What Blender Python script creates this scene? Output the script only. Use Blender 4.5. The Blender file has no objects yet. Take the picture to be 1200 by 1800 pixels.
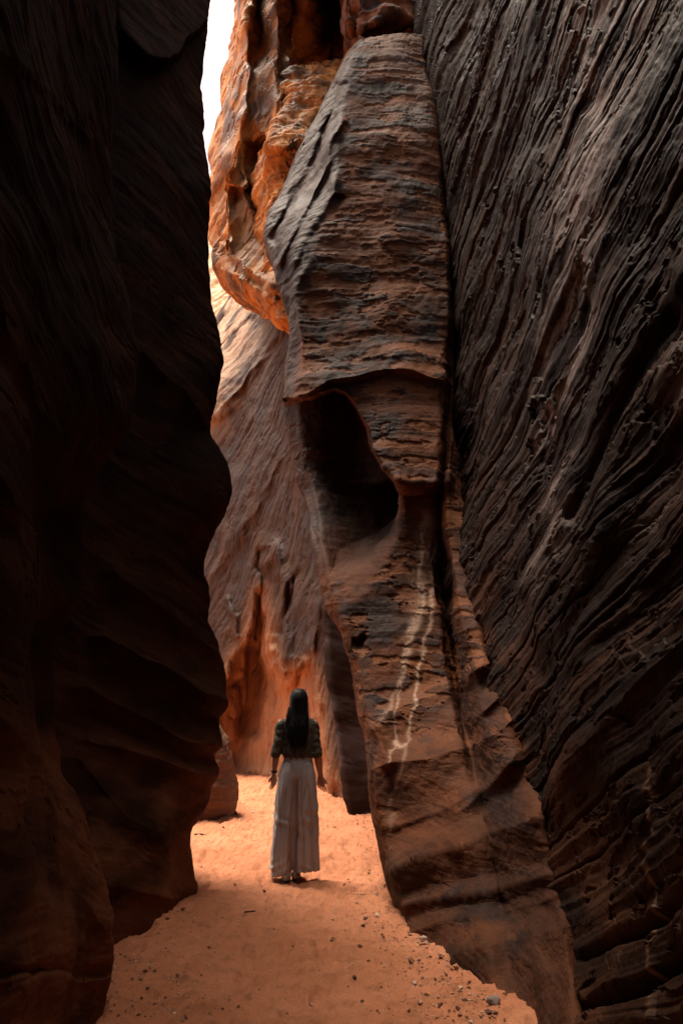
import bpy, bmesh, math, random
import numpy as np
from concurrent.futures import ThreadPoolExecutor
from mathutils import Vector, Matrix

random.seed(7)
np.seterr(over='ignore')
DETAIL = 1.0                                  # mesh step multiplier
scene = bpy.context.scene
COL = scene.collection
R = math.radians

# ------------------------------------------------------------------ camera
CAM = np.array([0.0, 0.0, 1.5])
PITCH = R(16.35)
FPX = 1200.0                                  # focal length in photo pixels (1200 x 1800)
cam_d = bpy.data.cameras.new("camera")
cam = bpy.data.objects.new("camera", cam_d)
COL.objects.link(cam)
cam.location = CAM
cam.rotation_euler = (R(90) + PITCH, 0, 0)
cam_d.sensor_fit = 'VERTICAL'
cam_d.sensor_height = 36.0
cam_d.sensor_width = 24.0
cam_d.lens = 24.0
cam_d.clip_start = 0.05
cam_d.clip_end = 2000
scene.camera = cam
scene.render.resolution_x, scene.render.resolution_y = 682, 1024

# ------------------------------------------------------------------ light
SUN_ELEV, SUN_AZ = R(75), R(-76)              # azimuth measured from +Y (ahead), negative = to the left
SUN_STRENGTH, SUN_ANGLE = 1.5, R(34)
SKY_STRENGTH = 0.08
EXPOSURE = 2.6
world = bpy.data.worlds.new("World")
scene.world = world
world.use_nodes = True
wn, wl = world.node_tree.nodes, world.node_tree.links
wn.clear()
w_out = wn.new('ShaderNodeOutputWorld')
w_bg = wn.new('ShaderNodeBackground')
w_sky = wn.new('ShaderNodeTexSky')
w_sky.sky_type = 'NISHITA'
w_sky.sun_disc = False
w_sky.sun_elevation = SUN_ELEV
w_sky.sun_rotation = SUN_AZ
w_sky.air_density = 1.0
w_sky.dust_density = 4.0
w_sky.ozone_density = 0.6
w_bg.inputs['Strength'].default_value = SKY_STRENGTH
w_tint = wn.new('ShaderNodeMix')               # hazy, slightly warm desert sky
w_tint.data_type = 'RGBA'
w_tint.blend_type = 'MULTIPLY'
w_tint.inputs[0].default_value = 1.0
w_tint.inputs[7].default_value = (1.0, 0.80, 0.62, 1)
wl.new(w_sky.outputs[0], w_tint.inputs[6])
wl.new(w_tint.outputs[2], w_bg.inputs[0])
wl.new(w_bg.outputs[0], w_out.inputs[0])

sun_d = bpy.data.lights.new("sun", 'SUN')
sun = bpy.data.objects.new("sun", sun_d)
COL.objects.link(sun)
sun_d.energy = SUN_STRENGTH
sun_d.angle = SUN_ANGLE
sun_d.color = (1.0, 0.93, 0.82)
SUN_DIR = Vector((math.sin(SUN_AZ) * math.cos(SUN_ELEV), math.cos(SUN_AZ) * math.cos(SUN_ELEV), math.sin(SUN_ELEV)))
sun.rotation_euler = SUN_DIR.to_track_quat('Z', 'Y').to_euler()
sun.location = (0, 0, 40)

scene.view_settings.view_transform = 'Standard'
scene.view_settings.look = 'None'
scene.view_settings.exposure = EXPOSURE
scene.view_settings.gamma = 1.0
scene.view_settings.use_curve_mapping = False
scene.render.engine = 'CYCLES'
scene.cycles.max_bounces = 8
scene.cycles.diffuse_bounces = 4
scene.cycles.glossy_bounces = 3
scene.cycles.use_denoising = True
scene.cycles.sample_clamp_indirect = 6.0

# ------------------------------------------------------------------ projection helpers
CP, SP = math.cos(PITCH), math.sin(PITCH)


def P(px, py, Y):
    """World point seen at photo pixel (px, py) at forward distance Y."""
    dx, dv = (px - 600) / FPX, (900 - py) / FPX
    d = np.array([dx, CP - dv * SP, SP + dv * CP])
    return CAM + d * (Y / d[1])


def W(x, y, z):
    return np.array([x, y, z], float)


def project(p):
    q = p - CAM
    f = q[..., 1] * CP + q[..., 2] * SP
    u = -q[..., 1] * SP + q[..., 2] * CP
    f = np.where(f > 0.05, f, 0.05)
    return 600 + FPX * q[..., 0] / f, 900 - FPX * u / f, f


# ------------------------------------------------------------------ noise
_rng = np.random.RandomState(11)
_G = _rng.normal(size=(64, 3)).astype(np.float32)
_G /= np.linalg.norm(_G, axis=1)[:, None]


def _hash(ix, iy, iz, seed):
    h = (np.asarray(ix).astype(np.uint32) * np.uint32(374761393) + np.asarray(iy).astype(np.uint32) * np.uint32(668265263)
         + np.asarray(iz).astype(np.uint32) * np.uint32(1274126177) + np.uint32((seed * 974634777) & 0xFFFFFFFF))
    h = (h ^ (h >> np.uint32(13))) * np.uint32(1274126177)
    return ((h ^ (h >> np.uint32(16))) & np.uint32(63)).astype(np.int32)


def _perlin_chunk(p, seed):
    i = np.floor(p)
    f = p - i
    i = i.astype(np.int32).astype(np.uint32)
    u = f * f * f * (f * (f * 6 - 15) + 10)
    one = np.uint32(1)
    sx = (i[:, 0] * np.uint32(374761393), (i[:, 0] + one) * np.uint32(374761393))
    sy = (i[:, 1] * np.uint32(668265263), (i[:, 1] + one) * np.uint32(668265263))
    s0 = np.uint32((seed * 974634777) & 0xFFFFFFFF)
    sz = (i[:, 2] * np.uint32(1274126177) + s0, (i[:, 2] + one) * np.uint32(1274126177) + s0)
    fx, fy, fz = np.ascontiguousarray(f.T)
    wx, wy, wz = np.ascontiguousarray(u.T)
    res = np.zeros(len(p), np.float32)
    for dx in (0, 1):
        ax = wx if dx else 1 - wx
        for dy in (0, 1):
            axy = ax * (wy if dy else 1 - wy)
            hxy = sx[dx] + sy[dy]
            for dz in (0, 1):
                h = hxy + sz[dz]
                h = (h ^ (h >> np.uint32(13))) * np.uint32(1274126177)
                h = ((h ^ (h >> np.uint32(16))) & np.uint32(63)).astype(np.intp)
                d = _GX[h] * (fx - dx) + _GY[h] * (fy - dy) + _GZ[h] * (fz - dz)
                res += axy * (wz if dz else 1 - wz) * d
    return res * 1.6


_GX, _GY, _GZ = (np.ascontiguousarray(_G[:, k]) for k in range(3))
_pool = ThreadPoolExecutor(4)


def perlin(p, seed=0):
    p = np.asarray(p, np.float32)
    flat = p.reshape(-1, 3)
    if len(flat) < 20000:
        return _perlin_chunk(flat, seed).reshape(p.shape[:-1])
    ch = [flat[k:k + 16384] for k in range(0, len(flat), 16384)]
    return np.concatenate(list(_pool.map(lambda c: _perlin_chunk(c, seed), ch))).reshape(p.shape[:-1])


def fbm(p, octs=4, seed=0, gain=0.5, lac=2.03):
    a, r = 1.0, 0
    p = np.asarray(p, np.float32)
    for k in range(octs):
        r = r + a * perlin(p, seed + k)
        p = p * lac
        a *= gain
    return r


def noise1(s, seed=0):
    s = np.asarray(s, np.float64)
    i = np.floor(s).astype(np.int64)
    f = (s - i).astype(np.float32)
    u = f * f * (3 - 2 * f)
    z = np.zeros_like(i)
    a = _hash(i, z, z, seed) / 31.5 - 1
    b = _hash(i + 1, z, z, seed) / 31.5 - 1
    return a * (1 - u) + b * u


def sstep(a, b, x):
    t = np.clip((x - a) / (b - a), 0, 1)
    return t * t * (3 - 2 * t)


# ------------------------------------------------------------------ surface builder
def pchip(u, V, x):
    """Monotone cubic interpolation of V (n, ...) given at u, evaluated at x."""
    h = np.diff(u)
    sh = (-1,) + (1,) * (V.ndim - 1)
    d = np.diff(V, axis=0) / h.reshape(sh)
    m = np.zeros_like(V)
    if len(u) > 2:
        w1 = (2 * h[1:] + h[:-1]).reshape(sh)
        w2 = (h[1:] + 2 * h[:-1]).reshape(sh)
        ok = d[:-1] * d[1:] > 0
        with np.errstate(divide='ignore', invalid='ignore'):
            hm = (w1 + w2) / (w1 / d[:-1] + w2 / d[1:])
        m[1:-1] = np.where(ok, hm, 0)
    m[0], m[-1] = d[0], d[-1]
    k = np.clip(np.searchsorted(u, x, side='right') - 1, 0, len(u) - 2)
    t = ((x - u[k]) / h[k]).reshape(sh)
    hk = h[k].reshape(sh)
    return ((1 + 2 * t) * (1 - t) ** 2 * V[k] + t * (1 - t) ** 2 * hk * m[k]
            + t * t * (3 - 2 * t) * V[k + 1] + t * t * (t - 1) * hk * m[k + 1])


def densify(G, axis, step, hidden=()):
    """Sample positions along one axis of the control grid: about one vertex every `step` photo pixels in view."""
    A = np.moveaxis(G, axis, 0)
    L = np.linalg.norm(np.diff(A, axis=0), axis=2)
    u = np.concatenate([[0], np.cumsum(np.maximum(L.mean(axis=1), 1e-3))])
    px, py, f = project(A)
    inside = (px > -60) & (px < 1260) & (py > -60) & (py < 1860) & (A[..., 1] > 0.4)
    xs = []
    for i in range(len(u) - 1):
        seg = inside[i] | inside[i + 1]
        mid = np.maximum((f[i] + f[i + 1]) / 2, 0.8)
        if seg.any():
            n = (L[i] * FPX / mid)[seg].max() / step
            if i in hidden:
                n *= 0.25
            n = min(n, 420)
        else:
            n = L[i].max() / 0.22
        n = max(int(math.ceil(n)), 2)
        xs.append(np.linspace(u[i], u[i + 1], n, endpoint=False))
    xs.append([u[-1]])
    return u, np.concatenate(xs)


def grid_normals(Pn):
    du = np.gradient(Pn, axis=1)
    dv = np.gradient(Pn, axis=0)
    n = np.cross(du, dv)
    n /= np.maximum(np.linalg.norm(n, axis=2), 1e-9)[..., None]
    return n


def poly_sdf(px, py, poly):
    """Signed pixel distance to a polygon: negative inside."""
    best = np.full(px.shape, 1e9)
    inside = np.zeros(px.shape, bool)
    n = len(poly)
    for i in range(n):
        (x0, y0), (x1, y1) = poly[i], poly[(i + 1) % n]
        ex, ey = x1 - x0, y1 - y0
        t = np.clip(((px - x0) * ex + (py - y0) * ey) / (ex * ex + ey * ey + 1e-9), 0, 1)
        best = np.minimum(best, np.hypot(px - x0 - t * ex, py - y0 - t * ey))
        c = ((y0 > py) != (y1 > py))
        if y1 != y0:
            inside ^= c & (px < (x1 - x0) * (py - y0) / (y1 - y0) + x0)
    return np.where(inside, -best, best)


def line_dist(px, py, pts):
    best = np.full(px.shape, 1e9)
    for (x0, y0), (x1, y1) in zip(pts[:-1], pts[1:]):
        ex, ey = x1 - x0, y1 - y0
        t = np.clip(((px - x0) * ex + (py - y0) * ey) / (ex * ex + ey * ey + 1e-9), 0, 1)
        best = np.minimum(best, np.hypot(px - x0 - t * ex, py - y0 - t * ey))
    return best


def ledge(px, py, pts, amp, above, below, fade=40):
    """A step in the rock along a line: juts out towards the line from above, drops back sharply under it."""
    xs = np.array([p[0] for p in pts], float)
    ys = np.array([p[1] for p in pts], float)
    ly = np.interp(px, xs, ys)
    d = py - ly
    prof = np.where(d < 0, np.clip(1 + d / above, 0, 1) ** 1.5, np.clip(1 - d / below, 0, 1) ** 1.3)
    w = sstep(xs[0] - fade, xs[0] + fade * 0.3, px) * (1 - sstep(xs[-1] - fade * 0.3, xs[-1] + fade, px))
    return -amp * prof * w


def link(o, parent=None):
    COL.objects.link(o)
    if parent is not None:
        o.parent = parent
    return o


def mesh_from_arrays(name, verts, quads, mat, attrs=None, smooth=True):
    me = bpy.data.meshes.new(name)
    me.vertices.add(len(verts))
    me.vertices.foreach_set("co", np.ascontiguousarray(verts, np.float32).ravel())
    nf = len(quads)
    k = quads.shape[1]
    me.loops.add(nf * k)
    me.loops.foreach_set("vertex_index", np.ascontiguousarray(quads, np.int32).ravel())
    me.polygons.add(nf)
    me.polygons.foreach_set("loop_start", np.arange(0, nf * k, k, dtype=np.int32))
    me.polygons.foreach_set("loop_total", np.full(nf, k, np.int32))
    me.polygons.foreach_set("use_smooth", np.full(nf, smooth, bool))
    me.update(calc_edges=True)
    for an, av in (attrs or {}).items():
        a = me.attributes.new(an, 'FLOAT', 'POINT')
        a.data.foreach_set("value", np.ascontiguousarray(av, np.float32).ravel())
    if mat:
        me.materials.append(mat)
    return me


def grid_quads(nv, nu):
    i = np.arange(nv * nu).reshape(nv, nu)
    return np.stack([i[:-1, :-1], i[:-1, 1:], i[1:, 1:], i[1:, :-1]], axis=-1).reshape(-1, 4)


def tag(o, label, cat, group=None, kind=None):
    o['label'] = label
    o['category'] = cat
    if group:
        o['group'] = group
    if kind:
        o['kind'] = kind
    return o


def unit(v):
    v = np.array(v, float)
    return v / np.linalg.norm(v)


def rock_surface(name, ctrl, mat, step=2.4, hidden_cols=(), hidden_rows=(), bn=(0, 0, 1), bed=6.0, bed_amp=0.05,
                 warp=0.35, lump=0.12, lump_s=0.7, rough=0.02, flake=0.012, flake_t=0.12, feats=None, masks=None,
                 seed=0, streak=None, origin=None, fine=1.0, wob=0.10, along=0.55, pit=0.006, flake_w=0.03, crack=0.0, crack_f=1.3, fresh_w=None, plates=None, plate_w=None):
    step = step * DETAIL
    G = np.array(ctrl, float)
    u0, x0 = densify(G, 0, step, hidden_rows)
    u1, x1 = densify(G, 1, step, hidden_cols)
    D = pchip(u0, G, x0)
    D = np.moveaxis(pchip(u1, np.moveaxis(D, 1, 0), x1), 0, 1)
    px, py, f = project(D)
    # hand-placed relief, moved along the line of sight
    dep = np.zeros(px.shape)
    if feats:
        jx = fbm(D * 1.5, 2, seed + 50) * 9
        jy = fbm(D * 1.5, 2, seed + 60) * 9
        for fn in feats:
            dep += fn(px + jx, py + jy)
        ray = D - CAM
        D = CAM + ray * (1 + dep / np.maximum(np.linalg.norm(ray, axis=2), 0.5))[..., None]
    N = grid_normals(D)
    if ((N * (CAM - D)).sum(axis=2) > 0).mean() < 0.5:
        N = -N
    b = unit(bn)
    w = fbm(D * 0.33, 2, seed + 1)
    s = (D @ b) * bed + warp * w * bed
    s_f = s + wob * fbm(D * 1.1, 3, seed + 2)
    layer = 0.55 * noise1(s_f, seed + 3) + 0.30 * noise1(s_f * 2.7, seed + 4) + 0.22 * noise1(s_f * 6.3, seed + 5) * fine
    if fine > 0.5:
        layer = layer + 0.10 * noise1(s_f * 14.0, seed + 6)
    amp = 0.45 + 0.75 * sstep(-0.5, 0.6, perlin(D * 0.9, seed + 7))
    h = lump * fbm(D * lump_s, 4, seed + 8, gain=0.48)
    h = h + bed_amp * amp * layer
    t1 = unit(np.cross(b, (0.31, 0.2, 0.93) if abs(b[2]) < 0.9 else (1, 0.1, 0)))
    t2 = np.cross(b, t1)
    q = np.stack([(D @ t1) * along, (D @ t2) * along, s_f * (8.0 / bed)], axis=-1)
    h = h + rough * fbm(q, 4, seed + 9, gain=0.55)
    if crack:
        cn = noise1(s_f * crack_f + 0.3 * fbm(D * 0.8, 2, seed + 15), seed + 14)
        dcn = noise1(s_f * crack_f + 0.02 + 0.3 * fbm(D * 0.8, 2, seed + 15), seed + 14) - cn
        h = h - crack * np.exp(-(cn / 0.09) ** 2) * sstep(-0.3, 0.35, perlin(D * 0.7, seed + 16)) * sstep(0.004, 0.016, np.abs(dcn))
    if plates:                                   # broken plates between bedding planes and cross joints
        pd, fu, fs, pa = plates
        jag = fbm(D * 3.0, 4, seed + 17, gain=0.6)
        row = np.floor(s_f * fs + 0.16 * jag).astype(np.int64)
        zero = np.zeros_like(row)
        ph = _hash(row, zero, zero, seed + 18) / 63.0
        cu = (D @ unit(pd)) * fu * (0.6 + 0.9 * ph) + ph * 7.3 + 0.22 * jag
        cell = np.floor(cu).astype(np.int64)
        h = h + pa * (_hash(cell, row, zero, seed + 19) / 31.5 - 1) * sstep(-0.45, 0.2, perlin(D * 0.6, seed + 21)) * (1 if plate_w is None else plate_w(px, py))
    h = h + pit * fbm(D * 10.0, 3, seed + 12, gain=0.6)
    # flaked patches: a thin sheet of varnished rock has come off
    fl = fbm(np.stack([(D @ t1) * 1.3, (D @ t2) * 1.3, s_f * (4.0 / bed)], axis=-1), 6, seed + 20, gain=0.62)
    fresh = sstep(flake_t, flake_t + flake_w, fl)
    if fresh_w is not None:
        fresh = fresh * fresh_w(px, py)
    h = h - flake * fresh
    if streak is not None:
        sx = (D @ unit(streak[0])) * streak[1]
        h = h + streak[2] * noise1(sx + 0.5 * w, seed + 31)
    D2 = D + N * h[..., None]
    attrs = {'bed': s, 'fresh': fresh, 'relief': layer}
    for k in ('mineral', 'stain_shade', 'clean_lit', 'pale'):
        attrs[k] = (masks[k](px, py, D) if masks and k in masks else np.zeros(px.shape))
    nv, nu = px.shape
    print(name, px.shape, px.size)
    org = np.array(origin if origin is not None else (0, 0, 0), float)
    me = mesh_from_arrays(name, D2.reshape(-1, 3) - org, grid_quads(nv, nu), mat, {k: v.ravel() for k, v in attrs.items()})
    o = bpy.data.objects.new(name, me)
    o.location = org
    link(o)
    return o


# ------------------------------------------------------------------ materials
class NT:
    def __init__(self, name):
        self.m = bpy.data.materials.new(name)
        self.m.use_nodes = True
        self.t = self.m.node_tree
        self.n, self.l = self.t.nodes, self.t.links
        self.n.clear()
        self.out = self.n.new('ShaderNodeOutputMaterial')
        self.bsdf = self.n.new('ShaderNodeBsdfPrincipled')
        self.l.new(self.bsdf.outputs[0], self.out.inputs[0])

    def set(self, sock, v):
        if isinstance(v, bpy.types.NodeSocket):
            self.l.new(v, sock)
        elif v is not None:
            sock.default_value = v

    def attr(self, name):
        a = self.n.new('ShaderNodeAttribute')
        a.attribute_name = name
        return a.outputs['Fac']

    def pos(self):
        return self.n.new('ShaderNodeNewGeometry').outputs['Position']

    def math(self, op, a, b=None, clamp=False):
        m = self.n.new('ShaderNodeMath')
        m.operation = op
        m.use_clamp = clamp
        self.set(m.inputs[0], a)
        if b is not None:
            self.set(m.inputs[1], b)
        return m.outputs[0]

    def vdot(self, a, v):
        m = self.n.new('ShaderNodeVectorMath')
        m.operation = 'DOT_PRODUCT'
        self.set(m.inputs[0], a)
        m.inputs[1].default_value = tuple(v)
        return m.outputs['Value']

    def comb(self, x, y, z):
        c = self.n.new('ShaderNodeCombineXYZ')
        for s, v in zip(c.inputs, (x, y, z)):
            self.set(s, v)
        return c.outputs[0]

    def noise(self, vec, scale, detail=4, rough=0.55, dist=0.0):
        t = self.n.new('ShaderNodeTexNoise')
        self.set(t.inputs['Vector'], vec)
        t.inputs['Scale'].default_value = scale
        t.inputs['Detail'].default_value = detail
        t.inputs['Roughness'].default_value = rough
        t.inputs['Distortion'].default_value = dist
        return t.outputs['Fac']

    def voronoi(self, vec, scale):
        t = self.n.new('ShaderNodeTexVoronoi')
        self.set(t.inputs['Vector'], vec)
        t.inputs['Scale'].default_value = scale
        return t.outputs['Distance']

    def ramp(self, fac, stops):
        r = self.n.new('ShaderNodeValToRGB')
        e = r.color_ramp.elements
        while len(e) < len(stops):
            e.new(0.5)
        for k, (p, c) in enumerate(stops):
            e[k].position = p
            e[k].color = (*c, 1) if len(c) == 3 else c
        self.set(r.inputs[0], fac)
        return r.outputs[0]

    def rng(self, fac, a, b, c, d):
        m = self.n.new('ShaderNodeMapRange')
        m.clamp = True
        self.set(m.inputs[0], fac)
        for k, v in zip((1, 2, 3, 4), (a, b, c, d)):
            m.inputs[k].default_value = v
        return m.outputs[0]

    def mix(self, fac, a, b, mode='MIX'):
        m = self.n.new('ShaderNodeMix')
        m.data_type = 'RGBA'
        m.blend_type = mode
        self.set(m.inputs[0], fac)
        for s, v in ((m.inputs[6], a), (m.inputs[7], b)):
            if isinstance(v, (tuple, list)):
                s.default_value = (*v, 1) if len(v) == 3 else v
            else:
                self.set(s, v)
        return m.outputs[2]

    def bump(self, h, strength, dist, prev=None):
        b = self.n.new('ShaderNodeBump')
        b.inputs['Strength'].default_value = strength
        b.inputs['Distance'].default_value = dist
        self.set(b.inputs['Height'], h)
        if prev is not None:
            self.l.new(prev, b.inputs['Normal'])
        return b.outputs[0]


def rock_mat(name, dark, mid, light, fresh, varnish=(0.04, 0.032, 0.032), varn_lo=0.48, varn_hi=0.62, bn=(0, 0, 1),
             band=1.2, stretch=0.5, rough=0.75, vrough=0.5, fresh_amt=0.8, bump=1.0, spec=0.35, streaks=None, pat_scale=0.9, speck=0.0, clean_lit=None, pale=None):
    t = NT(name)
    b = unit(bn)
    a1 = unit(np.cross(b, (0.31, 0.2, 0.93) if abs(b[2]) < 0.9 else (1, 0.1, 0)))
    a2 = np.cross(b, a1)
    pos = t.pos()
    bed = t.attr('bed')
    v = t.comb(t.math('MULTIPLY', t.vdot(pos, a1), stretch), t.math('MULTIPLY', t.vdot(pos, a2), stretch), t.math('MULTIPLY', bed, band))
    n1 = t.noise(v, 1.0, 9, 0.68)
    col = t.ramp(n1, [(0.30, dark), (0.5, mid), (0.70, light)])
    # varnished dark patches
    vp = t.comb(t.vdot(pos, a1), t.vdot(pos, a2), t.math('MULTIPLY', t.vdot(pos, b), 1.8))
    n2 = t.noise(vp, pat_scale, 8, 0.62, 0.4)
    vf = t.rng(t.math('ADD', n2, t.math('MULTIPLY', t.math('SUBTRACT', n1, 0.5), 0.45)), varn_lo, varn_hi, 0, 1)
    stain_shade = t.attr('stain_shade')
    vf = t.math('MAXIMUM', vf, stain_shade)  # mask holds real stains and painted shade
    vcol = t.mix(t.noise(v, 3.0, 6, 0.6), varnish, tuple(min(1, c * 2.1) for c in varnish))
    col = t.mix(t.math('MULTIPLY', vf, 0.9), col, vcol)
    ff = t.math('MULTIPLY', t.attr('fresh'), fresh_amt)
    fcol = t.mix(t.noise(v, 2.0, 6, 0.6), fresh, tuple(c * 0.6 for c in fresh))
    col = t.mix(ff, col, fcol)
    if clean_lit:
        ccol = t.mix(t.noise(v, 1.4, 7, 0.6), tuple(c * 0.75 for c in clean_lit), tuple(c * 1.15 for c in clean_lit))
        col = t.mix(t.attr('clean_lit'), col, ccol)
    if pale:
        pcol = t.mix(n1, tuple(c * 0.7 for c in pale), pale)
        col = t.mix(t.attr('pale'), col, pcol)
    if streaks:
        sd, ss, sc, amt = streaks
        sv = t.comb(t.math('MULTIPLY', t.vdot(pos, unit(sd)), ss), t.math('MULTIPLY', t.vdot(pos, (0, 0, 1)), 0.25), 0.0)
        sn = t.rng(t.noise(sv, 1.0, 5, 0.6), 0.47, 0.68, 0, amt)
        col = t.mix(sn, col, sc)
    grain = t.noise(pos, 95.0, 4, 0.7)
    col = t.mix(1.0, col, t.ramp(grain, [(0.25, (0.55, 0.55, 0.55)), (0.75, (1.35, 1.35, 1.35))]), 'MULTIPLY')
    mn = t.attr('mineral')
    mf = t.math('MULTIPLY', mn, t.rng(t.noise(pos, 22.0, 5, 0.7), 0.32, 0.52, 0.35, 1.0), True)
    col = t.mix(mf, col, (0.36, 0.235, 0.165))
    if speck:
        sp = t.rng(t.noise(pos, 60.0, 3, 0.6), 0.60, 0.70, 0, speck)
        col = t.mix(sp, col, tuple(c * 1.5 for c in light))
    t.set(t.bsdf.inputs['Base Color'], col)
    rr = t.math('ADD', t.math('MULTIPLY', vf, vrough - rough), t.math('ADD', rough - 0.08, t.math('MULTIPLY', grain, 0.16)), True)
    t.set(t.bsdf.inputs['Roughness'], rr)
    t.bsdf.inputs['Specular IOR Level'].default_value = spec
    bmp = t.bump(n1, 0.5 * bump, 0.018)
    bmp = t.bump(t.noise(v, 9.0, 7, 0.65, 0.3), 0.4 * bump, 0.012, bmp)
    bmp = t.bump(t.noise(pos, 18.0, 8, 0.7), 0.5 * bump, 0.014, bmp)
    bmp = t.bump(grain, 0.4 * bump, 0.006, bmp)
    t.set(t.bsdf.inputs['Normal'], bmp)
    return t.m


BN_LEFT = (0.15, 0.28, 0.95)
BN_RIGHT = (0.05, 0.44, 0.9)
BN_BUTT = (0.06, -0.05, 1.0)
BN_BACK = (0.39, -0.70, -0.6)
BN_PIN = (0.80, 0.15, -0.45)

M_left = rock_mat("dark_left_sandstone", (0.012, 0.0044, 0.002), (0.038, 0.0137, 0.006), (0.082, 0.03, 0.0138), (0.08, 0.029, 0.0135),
                  varnish=(0.0095, 0.005, 0.0033), bn=BN_LEFT, fresh_amt=0.4, vrough=0.8, rough=0.85, spec=0.05, band=0.9, stretch=0.35, clean_lit=(0.15, 0.056, 0.026))
M_butt = rock_mat("buttress_sandstone", (0.024, 0.0088, 0.0043), (0.094, 0.0325, 0.0142), (0.168, 0.06, 0.0255), (0.21, 0.076, 0.03),
                  varnish=(0.0125, 0.0082, 0.007), bn=BN_BUTT, band=1.0, stretch=0.55, vrough=0.6, spec=0.09, varn_lo=0.46, varn_hi=0.6, pale=(0.17, 0.105, 0.075))
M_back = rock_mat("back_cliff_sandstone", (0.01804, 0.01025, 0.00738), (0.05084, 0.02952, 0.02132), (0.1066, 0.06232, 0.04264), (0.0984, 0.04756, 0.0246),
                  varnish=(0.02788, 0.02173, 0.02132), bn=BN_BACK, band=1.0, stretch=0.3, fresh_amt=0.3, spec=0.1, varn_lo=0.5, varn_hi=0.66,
                  streaks=((0.49, -0.87, 0), 3.0, (0.08, 0.045, 0.035), 0.6), clean_lit=(0.40, 0.19, 0.095), pale=(0.58, 0.38, 0.25))  # hollow and top colours carry painted light
M_pin = rock_mat("pinnacle_sandstone", (0.11, 0.038, 0.01), (0.4, 0.158, 0.044), (0.76, 0.39, 0.125), (0.66, 0.3, 0.09),
                  varnish=(0.042, 0.026, 0.02), bn=BN_PIN, band=0.8, stretch=0.5, spec=0.12, varn_lo=0.5, varn_hi=0.6, fresh_amt=0.35)
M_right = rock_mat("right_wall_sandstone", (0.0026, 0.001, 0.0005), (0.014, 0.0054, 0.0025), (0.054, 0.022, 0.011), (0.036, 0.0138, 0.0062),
                  varnish=(0.008, 0.0042, 0.0029), bn=BN_RIGHT, band=1.0, stretch=0.22, vrough=0.5, fresh_amt=0.5, spec=0.10, speck=0.5, clean_lit=(0.075, 0.029, 0.0135), pale=(0.23, 0.175, 0.16))  # pale: colour of the painted sheen
M_far = rock_mat("far_cliff_sandstone", (0.40, 0.24, 0.12), (0.55, 0.33, 0.17), (0.65, 0.42, 0.24), (0.6, 0.38, 0.2), bn=(0.6, 0, 0.8),
                 varn_lo=0.8, varn_hi=0.95)
M_bould = rock_mat("boulder_sandstone", (0.064, 0.0288, 0.0176), (0.128, 0.0576, 0.0336), (0.176, 0.08, 0.048), (0.176, 0.08, 0.048),
                   bn=(0.2, 0.1, 1), varn_lo=0.6, varn_hi=0.8)
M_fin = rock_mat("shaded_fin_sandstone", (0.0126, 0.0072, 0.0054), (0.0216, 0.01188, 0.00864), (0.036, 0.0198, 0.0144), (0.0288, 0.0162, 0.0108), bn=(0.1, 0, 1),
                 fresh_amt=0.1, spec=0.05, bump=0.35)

# ================================================================== LEFT WALL, NEAR BLOCK
RTOP = 0.0
LTOP, LDX = 12.5, 0.9


def near_row(py, s, Y=4.1, x0=-1.35, yl=(2.3, 3.1), back=(5.0, 5.5)):
    z = P(0, py, yl[0])[2]
    return [W(x0 - 0.25, -7, z * 1.0 + 0.3), W(x0 - 0.1, -2.0, z), P(-420, py, yl[0] - 1.05), P(-150, py, yl[0] - 0.45), P(0, py, yl[0]),
            P(s * 0.5, py, yl[1]), P(s - 26, py, Y - 0.22), P(s, py, Y), P(s - 14, py, Y + 0.45), P(s - 90, py, back[0]), W(-3.6, back[1], P(s - 90, py, back[0])[2])]


def world_row(z, xy):
    return [W(x, y, z) for x, y in xy]


def m_llow(px, py, D):
    return 0.9 * sstep(1120, 1480, py + 90 * fbm(D * 0.9, 3, 131)) * sstep(-0.7, 0.3, fbm(D * np.array([0.8, 0.8, 2.5]), 4, 133))  # redder and lighter towards the foot, broken up by noise


def m_lhigh(px, py, D):
    return 0.8 * sstep(1150, 700, py + 120 * fbm(D * 0.8, 3, 135)) * sstep(-0.6, 0.1, fbm(D * 1.1, 4, 137))  # darker towards the top, broken up by noise


LEFT_MASKS = {'clean_lit': m_llow, 'stain_shade': m_lhigh}
near_sil = [(-150, 190, 3.5, (2.0, 2.7)), (0, 190, 3.6, (2.1, 2.8)), (150, 195, 3.8, (2.2, 2.9)), (300, 200, 3.95, (2.3, 3.0)), (450, 207, 4.05, (2.3, 3.1)), (560, 226, 4.1, (2.3, 3.1)),
            (630, 240, 4.1, (2.3, 3.1)), (690, 238, 4.1, (2.3, 3.1)), (760, 214, 4.1, (2.3, 3.1)), (830, 170, 4.1, (2.3, 3.2)), (905, 136, 4.15, (2.35, 3.3)),
            (980, 143, 4.1, (2.3, 3.2)), (1040, 145, 4.1, (2.3, 3.2)), (1130, 106, 4.2, (2.4, 3.3)), (1250, 101, 4.25, (2.45, 3.35)),
            (1350, 120, 4.2, (2.4, 3.2)), (1400, 138, 4.15, (2.3, 3.1)), (1480, 160, 4.1, (2.25, 3.0)), (1560, 180, 4.05, (2.2, 2.95)), (1630, 192, 4.0, (2.15, 2.9)),
            (1680, 196, 4.0, (2.1, 2.85)), (1704, 193, 4.02, (2.1, 2.85)), (1716, 194, 4.0, (2.08, 2.82)), (1770, 184, 3.98, (2.06, 2.8)), (1840, 172, 3.95, (2.05, 2.78)), (1960, 160, 3.9, (2.0, 2.75)), (2300, 150, 3.9, (2.0, 2.75))]
rows = []
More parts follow.
